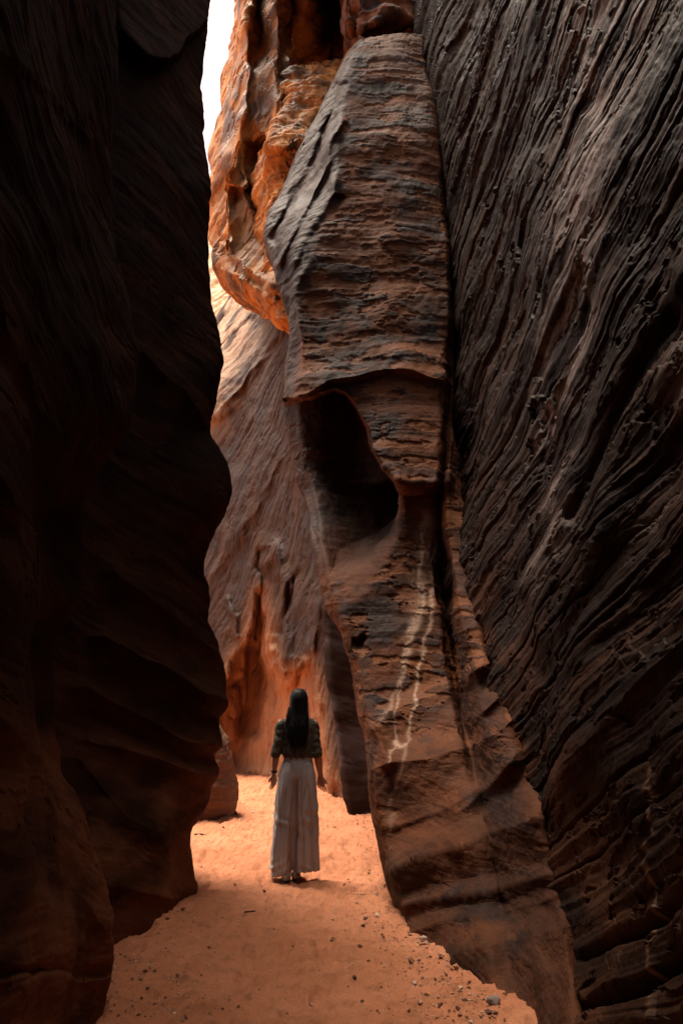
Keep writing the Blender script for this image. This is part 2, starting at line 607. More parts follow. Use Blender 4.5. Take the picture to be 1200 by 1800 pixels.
for z, dx in ((LTOP, LDX), (11.0, 0.7), (9.0, 0.35)):  # unseen wall top, leaned inward to cut the light from above
    rows.append(world_row(z, [(-1.6 + dx * 1.35, -7), (-1.5 + dx * 1.35, -2), (-1.45 + dx * 1.35, 0.6), (-1.45 + dx * 1.3, 1.5), (-1.45 + dx * 1.22, 2.1), (-1.45 + dx * 1.1, 2.9), (-1.5 + dx, 3.6), (-1.6 + dx, 3.9), (-2.0, 4.4), (-2.6, 5.0), (-3.8, 5.5)]))
for py, s, Y, yl in near_sil:
    rows.append(near_row(py, s, Y, yl=yl))
feats = [lambda x, y: 0.10 * np.exp(-((y - (1706 + 0.02 * x)) / 6.0) ** 2) * (x < 240),
         lambda x, y: ledge(x, y, [(-40, 790), (60, 960), (150, 1120), (200, 1200)], 0.10, 160, 50),
         lambda x, y: ledge(x, y, [(-40, 480), (60, 640), (140, 820), (190, 930)], 0.09, 140, 40),
         lambda x, y: ledge(x, y, [(-40, 1240), (60, 1340), (120, 1430), (160, 1500)], 0.12, 130, 70),
         lambda x, y: ledge(x, y, [(-40, 1480), (60, 1510), (120, 1550), (190, 1640)], 0.08, 110, 30),
         lambda x, y: ledge(x, y, [(-40, 60), (60, 140), (165, 245)], 0.08, 120, 25)]
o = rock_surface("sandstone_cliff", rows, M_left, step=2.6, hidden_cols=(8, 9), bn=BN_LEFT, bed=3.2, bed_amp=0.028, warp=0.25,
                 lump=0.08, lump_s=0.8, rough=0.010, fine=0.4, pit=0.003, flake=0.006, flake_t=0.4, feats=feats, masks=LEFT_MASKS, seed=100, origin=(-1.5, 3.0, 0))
tag(o, "nearest dark rock wall filling the left side, with a horizontal crack above its low ledge", "cliff", kind='thing')

# ================================================================== LEFT WALL, FURTHER BLOCK
far_sil = [(-200, 370), (0, 365), (30, 364), (90, 360), (125, 357), (150, 355), (200, 358), (250, 359), (282, 365), (330, 371), (380, 364), (450, 365), (515, 370), (575, 381),
           (645, 390), (690, 382), (755, 368), (790, 384), (830, 399), (868, 405), (905, 396), (940, 378), (995, 360), (1045, 372), (1085, 370), (1140, 387), (1190, 396),
           (1232, 399), (1270, 379), (1310, 388), (1328, 375), (1362, 383), (1382, 371), (1402, 366), (1440, 350), (1468, 336), (1525, 341), (1572, 346), (1660, 340), (1800, 330), (2100, 320)]
rows = []
for z, dx in ((16, 0.9), (13.5, 0.5)):
    rows.append(world_row(z, [(-2.6, 4.6), (-2.2 + dx, 5.2), (-2.1 + dx, 5.7), (-2.0 + dx, 6.2), (-2.0 + dx, 6.6), (-2.1 + dx, 7.0), (-2.9, 7.4), (-4.0, 7.6), (-7.0, 7.8)]))
for py, s in far_sil:
    k = sstep(1250, 1560, np.array(float(py)))          # the foot of the wall comes forward
    t = sstep(300, -200, np.array(float(py)))
    Ys = 6.9 - 0.4 * k
    c = [P(60 + 20 * k, py, 5.0 - 0.5 * k), P(150 + 20 * k, py, 5.55 - 0.55 * k), P(230 + 12 * k, py, 5.9 - 0.45 * k), P(298 + 2 * k, py, 6.25 - 0.35 * k),
         P(s - 22, py, Ys - 0.25), P(s, py, Ys), P(s - 14, py, Ys + 0.25), P(s - 90, py, Ys + 0.45)]
    c.append(W(-7.0, 7.7, c[-1][2]))
    rows.append(c)
feats = [lambda x, y: ledge(x, y, [(215, 60), (262, 100), (300, 108), (345, 60), (370, 20)], 0.45, 200, 14),
         lambda x, y: ledge(x, y, [(200, 1010), (300, 1080), (380, 1142)], 0.12, 60, 40),
         lambda x, y: ledge(x, y, [(180, 1120), (280, 1170), (398, 1236)], 0.20, 60, 40),
         lambda x, y: ledge(x, y, [(150, 1210), (300, 1290), (390, 1318)], 0.16, 55, 34),
         lambda x, y: ledge(x, y, [(150, 1300), (300, 1345), (385, 1366)], 0.12, 40, 30),
         lambda x, y: ledge(x, y, [(140, 1330), (230, 1440), (330, 1470)], 0.10, 70, 50),
         lambda x, y: ledge(x, y, [(190, 1560), (250, 1570), (310, 1580)], 0.08, 60, 25),
         lambda x, y: ledge(x, y, [(250, 620), (320, 690), (380, 760)], 0.12, 80, 40)]
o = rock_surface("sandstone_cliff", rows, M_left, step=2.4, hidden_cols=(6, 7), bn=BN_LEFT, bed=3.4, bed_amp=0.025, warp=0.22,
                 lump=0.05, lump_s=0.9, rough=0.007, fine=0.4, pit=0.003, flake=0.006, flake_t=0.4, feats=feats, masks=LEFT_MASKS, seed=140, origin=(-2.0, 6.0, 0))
tag(o, "black shaded rock wall left of the walker, its rippled edge jutting in rounded ribs", "cliff", kind='thing')

# ================================================================== BOULDER AT THE FOOT OF THE LEFT WALL
bs = [(1240, 372, 0.5), (1265, 380, 0.3), (1290, 395, 0.15), (1320, 404, 0.05), (1350, 412, 0.0), (1380, 418, 0.0), (1405, 417, 0.05), (1428, 412, 0.1), (1450, 402, 0.15), (1490, 396, 0.2)]
rows = [[P(250, 1205, 12.0), P(300, 1208, 11.9), P(340, 1212, 11.8), P(360, 1216, 11.7), P(364, 1218, 12.0), P(350, 1218, 12.5), P(250, 1218, 13.0)]]
for py, s, dy in bs:
    rows.append([P(250, py, 10.3 + dy), P(310, py, 10.25 + dy), P(s - 36, py, 10.3 + dy), P(s - 12, py, 10.55 + dy), P(s, py, 11.0 + dy), P(s - 14, py, 11.7), P(250, py, 12.6)])
o = rock_surface("boulder", rows, M_bould, step=2.0, hidden_cols=(5,), bn=(0.2, 0.1, 1), bed=4, bed_amp=0.03, lump=0.05, lump_s=1.2,
                 rough=0.015, flake_t=0.4, seed=180, origin=(-1.9, 10.8, 0))
tag(o, "rounded brown boulder bulging out at the far end of the dark left rock", "boulder", kind='thing')

# ================================================================== BACK CLIFF
rows = []
YB = [(-6, 20.5), (300, 19.0), (370, 18.2), (430, 17.2), (480, 16.2), (530, 15.0), (570, 14.0), (612, 13.0), (670, 12.4), (800, 12.2)]
for py, off in ((380, 5.5), (440, 4.6), (480, 3.8), (520, 2.8), (560, 1.9), (620, 1.0), (700, 0.45), (820, 0.15), (950, 0.0), (1080, 0.0), (1180, 0.0), (1260, 0.0), (1330, 0.1), (1370, 0.0), (1420, -0.2), (1480, -0.3)):
    r = []
    for px, Y in YB:
        left = sstep(560, 380, np.array(float(px)))
        top = float(np.interp(px, [300, 372, 400, 420, 440, 480, 570], [622, 566, 526, 500, 470, 430, 400]))
        pe = py if py >= 700 else top + (py - 380) / 320.0 * (700 - top)
        r.append(P(px, pe, Y + off * (0.35 + 0.65 * left)))
    rows.append(r)
rows.insert(0, [p + np.array([0, 3.0, 1.2]) for p in rows[0]])
alcove = [(392, 1196), (408, 1160), (432, 1115), (442, 1085), (452, 1040), (462, 1030), (470, 1085), (478, 1130), (488, 1168), (503, 1186), (520, 1172),
          (548, 1156), (556, 1188), (563, 1240), (572, 1290), (584, 1345), (600, 1405), (560, 1440), (400, 1440), (370, 1330)]
slot = [(436, 1110), (446, 1040), (458, 1026), (466, 1050), (472, 1110), (480, 1170), (470, 1300), (430, 1330), (400, 1260), (405, 1190)]


def f_alcove(x, y):
    d = poly_sdf(x, y, alcove)
    return 1.15 * sstep(2, -46, d) + 0.4 * sstep(1, -9, d)


def f_slot(x, y):
    return 0.9 * sstep(6, -26, poly_sdf(x, y, slot)) * sstep(1360, 1230, y)


feats = [f_alcove, f_slot,
         lambda x, y: ledge(x, y, [(360, 740), (420, 690), (470, 610), (505, 560)], 0.35, 120, 24),
         lambda x, y: ledge(x, y, [(360, 640), (395, 600), (440, 545)], 0.30, 90, 18),
         lambda x, y: ledge(x, y, [(380, 1010), (460, 870), (520, 760)], 0.18, 120, 30),
         lambda x, y: -0.35 * np.exp(-(line_dist(x, y, [(478, 960), (490, 1010), (500, 1080), (505, 1150)]) / 13.0) ** 2),
         lambda x, y: 0.28 * np.exp(-(line_dist(x, y, [(462, 970), (470, 1060), (480, 1130)]) / 8.0) ** 2),
         lambda x, y: 0.25 * np.exp(-(line_dist(x, y, [(520, 1010), (505, 1060), (492, 1110)]) / 7.0) ** 2),
         lambda x, y: -0.22 * np.exp(-(line_dist(x, y, [(404, 1055), (412, 1085), (416, 1120)]) / 5.0) ** 2),
         lambda x, y: -0.28 * np.exp(-(line_dist(x, y, [(568, 1040), (556, 1100), (548, 1140)]) / 9.0) ** 2),
         lambda x, y: -0.12 * np.exp(-(line_dist(x, y, [(420, 1352), (445, 1354), (470, 1360)]) / 12.0) ** 2)]


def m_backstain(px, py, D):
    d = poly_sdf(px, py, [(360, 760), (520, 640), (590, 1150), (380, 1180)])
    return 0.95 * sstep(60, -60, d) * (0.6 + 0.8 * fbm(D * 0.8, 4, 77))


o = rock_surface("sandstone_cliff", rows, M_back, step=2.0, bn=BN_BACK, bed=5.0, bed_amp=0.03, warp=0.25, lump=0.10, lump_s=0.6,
                 rough=0.012, flake=0.02, flake_t=0.38, feats=feats, masks={'stain_shade': m_backstain, 'pale': lambda x, y, D: sstep(60, -50, poly_sdf(x, y, [(300, 400), (460, 400), (440, 560), (400, 640), (372, 740), (300, 760)])) * sstep(-0.5, 0.1, fbm(D * 0.9, 4, 78)), 'clean_lit': lambda x, y, D: sstep(24, -24, poly_sdf(x, y, alcove + [(400, 1500), (620, 1500)][:0])) * 0.95}, seed=200, origin=(-1.0, 15.0, 0))  # pale: sunlight painted on the top; hollow: clean rock with painted orange glow
tag(o, "mauve rock face at the end of the passage, streaked diagonally above a smooth orange hollow", "cliff", kind='thing')

# ================================================================== FAR SUNLIT CLIFF
rows = []
for py, Y in ((345, 39), (400, 35), (470, 31), (540, 28), (620, 26), (760, 26)):
    rows.append([P(-200, py, Y + 3), P(250, py, Y + 1.5), P(330, py, Y + 1.6), P(380, py, Y), P(420, py, Y - 1.5), P(470, py, Y - 3), P(640, py, Y - 5)])
o = rock_surface("sandstone_cliff", rows, M_far, step=2.4, bn=(0.75, 0, -0.65), bed=2.5, bed_amp=0.12, lump=0.3, lump_s=0.4, rough=0.03, flake_t=0.5, seed=230,
                 origin=(-4, 26, 0))
tag(o, "sunlit golden rock face far off, showing in the gap under the overhanging pinnacle", "cliff", kind='thing')

# ================================================================== PINNACLE
pcols = [330, 352, 0, 400, 432, 462, 486, 505, 530, 570]
psil = [(-160, 428), (-60, 418), (0, 411), (50, 404), (100, 398), (150, 392), (200, 388), (250, 380), (292, 368), (330, 367), (370, 366), (405, 366)]
bot = {400: 478, 432: 497, 462: 515, 486: 527, 505: 545, 530: 560, 570: 575}
rows = []


def pin_row(py_of, s, dY=0.0):
    ln = max(0.0, (300 - py_of(s)) / 300.0) * 2.4
    return [P(s + 90, py_of(s), 18 + dY + ln), P(s + 14, py_of(s), 14.6 + dY + ln), P(s, py_of(s), 13.6 + dY + ln), P(s + 18, py_of(400), 12.7 + dY + 0.7 * ln), P(434, py_of(432), 12.1 + dY), P(462, py_of(462), 12.0 + dY),
            P(488, py_of(486), 11.6 + dY), P(508, py_of(505), 12.0 + dY), P(540, py_of(530), 12.6 + dY), P(600, py_of(570), 13.2 + dY)]


_top = pin_row(lambda c: -160, 428)
_cap_lean = [-1.0, -2.2, -2.2, -2.0, -1.8, -1.2, -0.6, -0.2, 0.0, 0.0]  # unseen cap leaning out, added to keep sun off the buttress flank
rows.append([p + np.array([dx_ * 1.1, -2.6, 9.0]) for p, dx_ in zip(_top, _cap_lean)])
rows.append([p + np.array([dx_, -2.2, 4.0]) for p, dx_ in zip(_top, _cap_lean)])
rows.append([p + np.array([dx_ * 0.6, -1.2, 1.6]) for p, dx_ in zip(_top, _cap_lean)])
for py, s in psil[:-1]:
    rows.append(pin_row(lambda c, py=py: py, s))
for k, s in ((0.0, 366), (0.35, 367), (0.65, 369), (0.88, 373), (1.0, 377)):
    def f(c, k=k):
        b_ = float(np.interp(c, [366, 400, 432, 462, 486, 505, 530, 570], [448, 476, 497, 515, 528, 545, 560, 575]))
        return 405 + (b_ - 405) * k
    rows.append(pin_row(f, s, -0.5 * k))


def fb(c):
    return float(np.interp(c, [366, 400, 432, 462, 486, 505, 530, 570], [448, 476, 497, 515, 528, 545, 560, 575]))


rows.append([p + np.array([0.0, 0.9, 0.25]) for p in rows[-1]])
rows.append([p + np.array([0.0, 3.5, 1.6]) for p in rows[-1]])
feats = [
    lambda x, y: -0.5 * np.exp(-(line_dist(x, y, [(440, 0), (436, 60), (440, 110), (430, 180), (420, 250), (398, 320), (396, 420)]) / 9.0) ** 2),
    lambda x, y: -0.5 * np.exp(-(line_dist(x, y, [(525, 0), (515, 60), (508, 110), (492, 180), (488, 240), (473, 330), (474, 380)]) / 7.0) ** 2),
    lambda x, y: 0.55 * np.exp(-(line_dist(x, y, [(452, 0), (452, 90), (447, 110)]) / 11.0) ** 2),
    lambda x, y: 0.6 * sstep(5, -8, poly_sdf(x, y, [(436, 254), (470, 252), (476, 262), (470, 330), (455, 400), (430, 340)])),
    lambda x, y: -0.35 * sstep(8, -14, poly_sdf(x, y, [(448, 118), (466, 90), (484, 100), (494, 122), (490, 170), (478, 240), (442, 250), (440, 180)])),
    lambda x, y: ledge(x, y, [(388, 425), (420, 462), (450, 486), (492, 505)], 0.25, 34, 16),
    lambda x, y: ledge(x, y, [(400, 318), (420, 330), (440, 322)], 0.3, 50, 12),
]


def m_pindark(px, py, D):
    d = poly_sdf(px, py, [(430, -100), (530, -100), (505, 120), (488, 235), (450, 215), (425, 215), (396, 300), (372, 420), (388, 290), (400, 190), (424, 120), (446, 100)])
    d2 = poly_sdf(px, py, [(398, 330), (470, 262), (480, 400), (490, 530), (400, 470), (378, 430)])
    return 0.95 * np.maximum(sstep(16, -16, d), 0.7 * sstep(25, -25, d2)) * sstep(-0.5, 0.0, fbm(D * 1.3, 4, 91))  # darker colour on the front facets and lower face


o = rock_surface("rock_pinnacle", rows, M_pin, step=1.8, hidden_cols=(0, 8), bn=BN_PIN, bed=3.0, bed_amp=0.05, warp=0.4, lump=0.18, lump_s=0.5, pit=0.003, fine=0.5,
                 rough=0.009, flake=0.02, flake_t=0.2, feats=feats, masks={'stain_shade': m_pindark}, seed=260, origin=(-1.8, 12.5, 0))
tag(o, "orange overhanging pinnacle against the white sky, its underside cut off in mid-air", "rock formation", kind='thing')

# ================================================================== SHOULDER ROCK between pinnacle and buttress
rows = []
for py, a, b_, Y in ((60, 505, 575, 13.2), (100, 503, 582, 12.6), (112, 500, 590, 11.8), (130, 500, 596, 11.3), (165, 500, 610, 11.0), (200, 496, 615, 10.9), (235, 490, 600, 10.6), (256, 484, 580, 10.4), (272, 478, 570, 10.7), (310, 470, 560, 10.9), (370, 466, 540, 11.0), (460, 470, 540, 11.0), (560, 490, 540, 11.0)):
    rows.append([P(a - 20, py, Y + 1.2), P(a, py, Y + 0.25), P(a + (b_ - a) * 0.35, py, Y), P(a + (b_ - a) * 0.7, py, Y - 0.1), P(b_, py, Y - 0.1), P(b_ + 60, py, Y)])
o = rock_surface("rock_shoulder", rows, M_pin, step=1.8, bn=(0.5, 0.3, 0.8), bed=5, bed_amp=0.07, lump=0.15, lump_s=1.0, rough=0.03, flake=0.03, flake_t=0.15, seed=300,
                 feats=[lambda x, y: ledge(x, y, [(480, 262), (520, 252), (560, 250)], 0.3, 60, 14)], origin=(-0.6, 11, 0))
tag(o, "pale orange rounded rock shoulder wedged between the pinnacle and the tall dark buttress", "rock formation", kind='thing')

# ================================================================== RECESSED DARK ROCK above
rows = []
for py, Y, xl in ((-420, 9.9, 330), (-200, 9.6, 360), (-110, 9.6, 380), (-70, 9.8, 390), (-50, 10.6, 430), (-34, 12.0, 470), (-10, 12.9, 470), (40, 13.0, 470), (110, 12.6, 470), (180, 12.2, 470), (300, 12.0, 470)):  # topmost rows: unseen roof added to block sun on flank and cleft
    rows.append([P(xl, py, Y + 0.6), P(520, py, Y), P(570, py, Y + 0.3), P(610, py, max(Y - 0.6, 9.9)), P(650, py, max(Y - 0.4, 9.9)), P(760, py, max(Y - 0.8, 10)), P(900, py, max(Y - 1, 10))])
o = rock_surface("rock_recess", rows, M_butt, step=2.4, bn=(0.9, 0.1, 0.3), bed=4, bed_amp=0.08, lump=0.2, lump_s=0.8, rough=0.03, seed=330, origin=(0, 12, 0))
tag(o, "shadowed rock in the deep cleft above the shoulder, behind the buttress top", "cliff", kind='thing')

rows = []
for py, Y in ((-300, 9.6), (-150, 9.5), (-60, 9.5), (0, 9.6), (36, 9.7), (60, 9.9), (84, 10.2), (100, 10.8)):
    k = sstep(20, 100, np.array(float(py)))
    rows.append([P(600 + 10 * k, py, Y + 1.6), P(604 + 10 * k, py, Y + 0.6), P(612 + 16 * k, py, Y + 0.1), P(650, py, Y), P(700, py, Y + 0.05), P(750, py, Y + 0.1), P(800, py, Y + 0.6)])
o = rock_surface("capstone", rows, M_butt, step=2.0, bn=(0.3, 0, 1), bed=4, bed_amp=0.06, lump=0.16, lump_s=1.1, rough=0.03, seed=350,
                 feats=[lambda x, y: 0.5 * np.exp(-(line_dist(x, y, [(606, -100), (612, 0), (618, 60)]) / 7.0) ** 2),
                        lambda x, y: ledge(x, y, [(600, 62), (640, 44), (690, 30), (745, 40)], 0.25, 40, 12)], origin=(0.6, 9.8, 0))
tag(o, "dark brown cap rock resting above the pale top of the tall buttress", "rock formation", kind='thing')

# ================================================================== BUTTRESS
# columns: hidden back, side back, flank edge, face edge, 3 face columns, right edge, groove, rib crest, rib right edge, hidden
B = {}


def brow(py, fl, ed, rt, gr, rb, rr, Yf, Ye, Yr, Yrib, Yrr, ov=None):
    w = rt - ed
    r = [P(fl + 60, py, Yf + 2.6), P(fl + 6, py, Yf + 1.1), P(fl, py, Yf), P(fl + (ed - fl) * 0.55, py, Yf + (Ye - Yf) * 0.6), P(ed, py, Ye), P(ed + w * 0.3, py, Ye + (Yr - Ye) * 0.25 - 0.04),
         P(ed + w * 0.65, py, Ye + (Yr - Ye) * 0.6 - 0.06), P(rt - 6, py, Yr), P(gr, py, Yr + 0.02 + 0.26 * float(sstep(1420, 1240, np.array(float(py))))), P(rb, py, Yrib), P(rr, py, Yrr), P(rr + 25, py, Yrr + 0.8)]
    return r


rows = []
tb = [  # py  flank face right groove rib ribR   Yf   Ye   Yr  Yrib  Yrr
    (64, 634, 644, 744, 752, 760, 772, 9.6, 9.2, 9.1, 9.4, 9.6),
    (80, 620, 634, 746, 754, 762, 774, 9.6, 9.1, 9.0, 9.4, 9.6),
    (105, 603, 618, 749, 757, 766, 778, 9.5, 9.0, 8.95, 9.4, 9.6),
    (140, 588, 606, 753, 762, 770, 782, 9.5, 8.95, 8.9, 9.3, 9.5),
    (200, 557, 600, 763, 772, 780, 790, 9.6, 8.85, 8.8, 9.2, 9.4),
    (250, 530, 597, 772, 780, 788, 798, 9.7, 8.75, 8.75, 9.1, 9.3),
    (300, 508, 594, 778, 786, 793, 803, 9.7, 8.7, 8.7, 9.0, 9.2),
    (345, 488, 584, 781, 789, 796, 805, 9.7, 8.65, 8.65, 9.0, 9.2),
    (380, 470, 566, 784, 791, 798, 806, 9.7, 8.6, 8.6, 9.0, 9.2),
    (405, 465, 552, 786, 793, 799, 807, 9.6, 8.6, 8.55, 8.95, 9.1),
    (440, 470, 534, 788, 794, 800, 808, 9.5, 8.6, 8.5, 8.9, 9.1),
    (490, 486, 522, 789, 795, 801, 809, 9.3, 8.6, 8.45, 8.85, 9.0),
    (530, 497, 520, 790, 796, 802, 810, 9.1, 8.55, 8.4, 8.8, 9.0),
    (590, 506, 528, 790, 796, 802, 810, 8.9, 8.45, 8.35, 8.7, 8.9),
    (650, 500, 530, 789, 795, 801, 809, 8.8, 8.35, 8.25, 8.6, 8.8),
    (700, 496, 530, 787, 793, 799, 808, 8.8, 8.3, 8.2, 8.5, 8.7),
    (745, 502, 532, 784, 790, 796, 806, 8.75, 8.3, 8.1, 8.35, 8.5),
    (790, 511, 536, 778, 785, 791, 800, 8.7, 8.3, 8.0, 8.1, 8.2),
    (830, 521, 544, 771, 779, 788, 801, 8.65, 8.25, 7.95, 7.95, 8.05),
    (868, 532, 555, 764, 773, 787, 805, 8.6, 8.2, 7.95, 7.8, 7.9),
    (900, 541, 562, 761, 770, 787, 809, 8.55, 8.15, 7.95, 7.7, 7.75),
    (1000, 560, 580, 766, 775, 795, 821, 8.3, 7.9, 7.7, 7.3, 7.25),
    (1060, 573, 592, 773, 781, 806, 831, 8.1, 7.75, 7.5, 7.05, 7.0),
    (1110, 600, 612, 779, 788, 817, 840, 7.85, 7.6, 7.35, 6.85, 6.75),
    (1180, 614, 628, 788, 797, 828, 858, 7.6, 7.35, 7.1, 6.55, 6.4),
    (1250, 626, 640, 800, 808, 846, 884, 7.35, 7.1, 6.8, 6.2, 6.0),
    (1310, 640, 653, 815, 824, 862, 904, 7.1, 6.9, 6.5, 5.95, 5.7),
    (1350, 648, 661, 822, 832, 875, 920, 7.0, 6.75, 6.3, 5.75, 5.5),
    (1400, 656, 668, 832, 842, 892, 936, 6.85, 6.6, 6.05, 5.5, 5.25),
    (1450, 664, 676, 842, 854, 902, 950, 6.7, 6.4, 5.85, 5.3, 5.05),
    (1500, 672, 685, 850, 862, 912, 965, 6.55, 6.25, 5.6, 5.15, 4.85),
    (1540, 680, 693, 856, 870, 922, 974, 6.42, 6.1, 5.45, 5.0, 4.7),
    (1590, 692, 706, 864, 880, 932, 984, 6.3, 5.95, 5.2, 4.82, 4.5),
    (1640, 704, 722, 868, 884, 940, 990, 6.0, 5.6, 4.86, 4.55, 4.2),
    (1700, 716, 738, 876, 892, 946, 997, 5.7, 5.25, 4.5, 4.2, 3.95),
    (1760, 728, 752, 884, 902, 954, 1004, 5.5, 5.0, 4.22, 3.95, 3.7),
    (1830, 740, 766, 892, 910, 962, 1012, 5.3, 4.8, 3.95, 3.65, 3.42),
    (1950, 750, 780, 905, 925, 972, 1024, 5.1, 4.6, 3.65, 3.4, 3.15),
    (2200, 760, 790, 920, 945, 995, 1040, 4.9, 4.4, 3.4, 3.1, 2.9)]
for t_ in tb:
    rows.append(brow(*t_))
rows.insert(0, [p + np.array([0.0, 0.8, 0.05]) for p in rows[0]])
rows.insert(0, [p + np.array([0.0, 1.2, 0.1]) for p in rows[0]])
dark_hole = [(470, 690), (530, 704), (560, 690), (590, 684), (606, 690), (622, 716), (640, 748), (660, 790), (676, 822), (694, 846), (706, 866), (711, 895), (709, 925), (700, 955),
             (680, 985), (660, 1010), (630, 1050), (604, 1100), (540, 1080), (512, 985), (488, 880), (470, 780)]


def f_hole(x, y):
    d = poly_sdf(x, y, dark_hole)
    low = sstep(850, 1040, y - 0.25 * (x - 600))     # the hollow runs out smoothly at its foot
    rim = sstep(1.0 + 8 * low, -3.0 - 110 * low, d)
    deep = 0.35 + 1.25 * sstep(1080, 820, y - 0.3 * (x - 600)) + 0.35 * sstep(560, 640, x)
    return deep * rim * (1 - 0.5 * low)


feats = [f_hole,
         # slab juts out over the vein face
         lambda x, y: -0.30 * (1 - sstep(846, 872, y + 0.0 * x)) * sstep(560, 690, x) * (1 - sstep(770, 800, x)) * sstep(500, 840, y),
         lambda x, y: ledge(x, y, [(696, 846), (720, 856), (745, 858), (768, 846)], 0.14, 30, 14, 10),
         lambda x, y: ledge(x, y, [(505, 702), (540, 690), (580, 662), (640, 650), (720, 652), (785, 668)], 0.14, 60, 14, 10),
         lambda x, y: ledge(x, y, [(650, 1356), (690, 1346), (740, 1336), (820, 1314), (870, 1290), (905, 1258)], 0.24, 46, 130),
         lambda x, y: ledge(x, y, [(800, 1430), (850, 1390), (900, 1340)], 0.16, 70, 80),
         lambda x, y: ledge(x, y, [(684, 1538), (740, 1515), (800, 1492), (870, 1462), (930, 1440), (965, 1420)], 0.32, 70, 150),
         lambda x, y: ledge(x, y, [(700, 1592), (780, 1578), (860, 1562), (960, 1536)], 0.10, 30, 60),
         lambda x, y: ledge(x, y, [(800, 1680), (880, 1650), (990, 1630)], 0.10, 50, 60),
         lambda x, y: ledge(x, y, [(690, 1455), (760, 1432), (850, 1384), (930, 1300)], 0.05, 26, 40),
         lambda x, y: ledge(x, y, [(640, 1262), (700, 1240), (780, 1212), (850, 1160)], 0.05, 30, 50),
         lambda x, y: ledge(x, y, [(720, 1640), (800, 1622), (900, 1600), (985, 1570)], 0.07, 26, 50),
         lambda x, y: ledge(x, y, [(815, 1190), (850, 1172), (872, 1160)], 0.15, 50, 30),
         lambda x, y: ledge(x, y, [(805, 1275), (840, 1262), (880, 1220), (900, 1235)], 0.18, 50, 45),
         lambda x, y: 0.14 * np.exp(-(line_dist(x, y, [(640, 1122), (634, 1130), (624, 1128)]) / 6.0) ** 2),
         lambda x, y: -0.16 * np.exp(-(line_dist(x, y, [(655, 1285), (668, 1320), (680, 1345)]) / 11.0) ** 2),
         lambda x, y: 0.06 * np.exp(-(line_dist(x, y, [(762, 870), (768, 960), (776, 1050), (786, 1130), (795, 1200), (806, 1270)]) / 5.0) ** 2),
         # diagonal ribs on the flank
         lambda x, y: -0.16 * np.exp(-(line_dist(x, y, [(490, 470), (520, 400), (560, 310), (600, 210)]) / 8.0) ** 2),
         lambda x, y: -0.14 * np.exp(-(line_dist(x, y, [(510, 520), (540, 440), (575, 370), (592, 320)]) / 8.0) ** 2),
         lambda x, y: 0.18 * np.exp(-(line_dist(x, y, [(480, 420), (520, 340), (560, 260), (598, 150)]) / 8.0) ** 2),
         lambda x, y: 0.18 * np.exp(-(line_dist(x, y, [(500, 560), (520, 480), (560, 400), (590, 345)]) / 8.0) ** 2)]

V1 = [(747, 905), (742, 960), (738, 1010), (741, 1040), (737, 1070), (728, 1110), (714, 1150), (704, 1190), (690, 1220), (676, 1262)]
V2 = [(762, 960), (765, 1000), (758, 1050), (757, 1100), (745, 1130), (738, 1160), (733, 1195), (728, 1220), (722, 1275), (714, 1305), (708, 1350), (690, 1400), (688, 1470)]
V3 = [(704, 1190), (700, 1225), (692, 1280), (690, 1310), (680, 1345)]


def m_mineral(px, py, D):
    j = fbm(D * 5.0, 4, 401) * 6
    j2 = fbm(D * 5.0, 4, 411) * 6
    w = 0.55 + 0.6 * sstep(-0.3, 0.4, fbm(D * 2.5, 2, 421))
    a = np.exp(-(line_dist(px + j, py + j2, V1) / (7.5 * w)) ** 2) * (1 - 0.45 * sstep(1120, 1230, py))
    b = np.exp(-(line_dist(px + j, py + j2, V2) / (5.0 * w)) ** 2) * (1 - 0.65 * sstep(1230, 1340, py))
    c = np.exp(-(line_dist(px + j, py + j2, V3) / (3.2 * w)) ** 2) * 0.7
    d = 0.30 * np.exp(-(line_dist(px + j * 2, py + j2 * 2, V1[:5]) / 16.0) ** 2)
    e = np.exp(-(line_dist(px + j, py + j2, [(690, 1302), (698, 1308), (712, 1306)]) / 3.5) ** 2)
    return np.clip(np.maximum.reduce([a, b, c, d, e]), 0, 1)


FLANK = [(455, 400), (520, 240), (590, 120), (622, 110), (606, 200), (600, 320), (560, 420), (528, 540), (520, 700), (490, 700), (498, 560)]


def butt_fresh(x, y):
    f = 1 - 0.8 * sstep(1180, 1380, y)
    return f * (1 - 0.9 * sstep(12, -12, poly_sdf(x, y, FLANK))) * (1 - 0.85 * sstep(10, -10, poly_sdf(x, y, dark_hole)))  # fewer fresh patches where shade is painted on flank and hollow


def m_buttstain_shade(px, py, D):
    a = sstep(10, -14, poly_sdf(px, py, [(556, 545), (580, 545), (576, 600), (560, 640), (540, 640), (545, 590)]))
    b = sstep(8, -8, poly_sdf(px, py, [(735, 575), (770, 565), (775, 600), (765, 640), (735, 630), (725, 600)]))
    c = sstep(12, -14, poly_sdf(px, py, FLANK)) * 0.95  # shade of the flank, painted into the colour
    e = sstep(14, -20, poly_sdf(px, py, dark_hole)) * 0.9 * sstep(1060, 930, py)  # shade inside the hollow, painted as dark colour
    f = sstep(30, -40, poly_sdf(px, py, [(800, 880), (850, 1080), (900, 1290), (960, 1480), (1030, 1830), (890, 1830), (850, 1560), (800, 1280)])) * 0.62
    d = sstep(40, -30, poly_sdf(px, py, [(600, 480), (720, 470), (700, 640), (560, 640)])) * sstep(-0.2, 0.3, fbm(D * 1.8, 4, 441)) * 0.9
    return np.clip(np.maximum.reduce([a, b, c, d, e, f]), 0, 1)


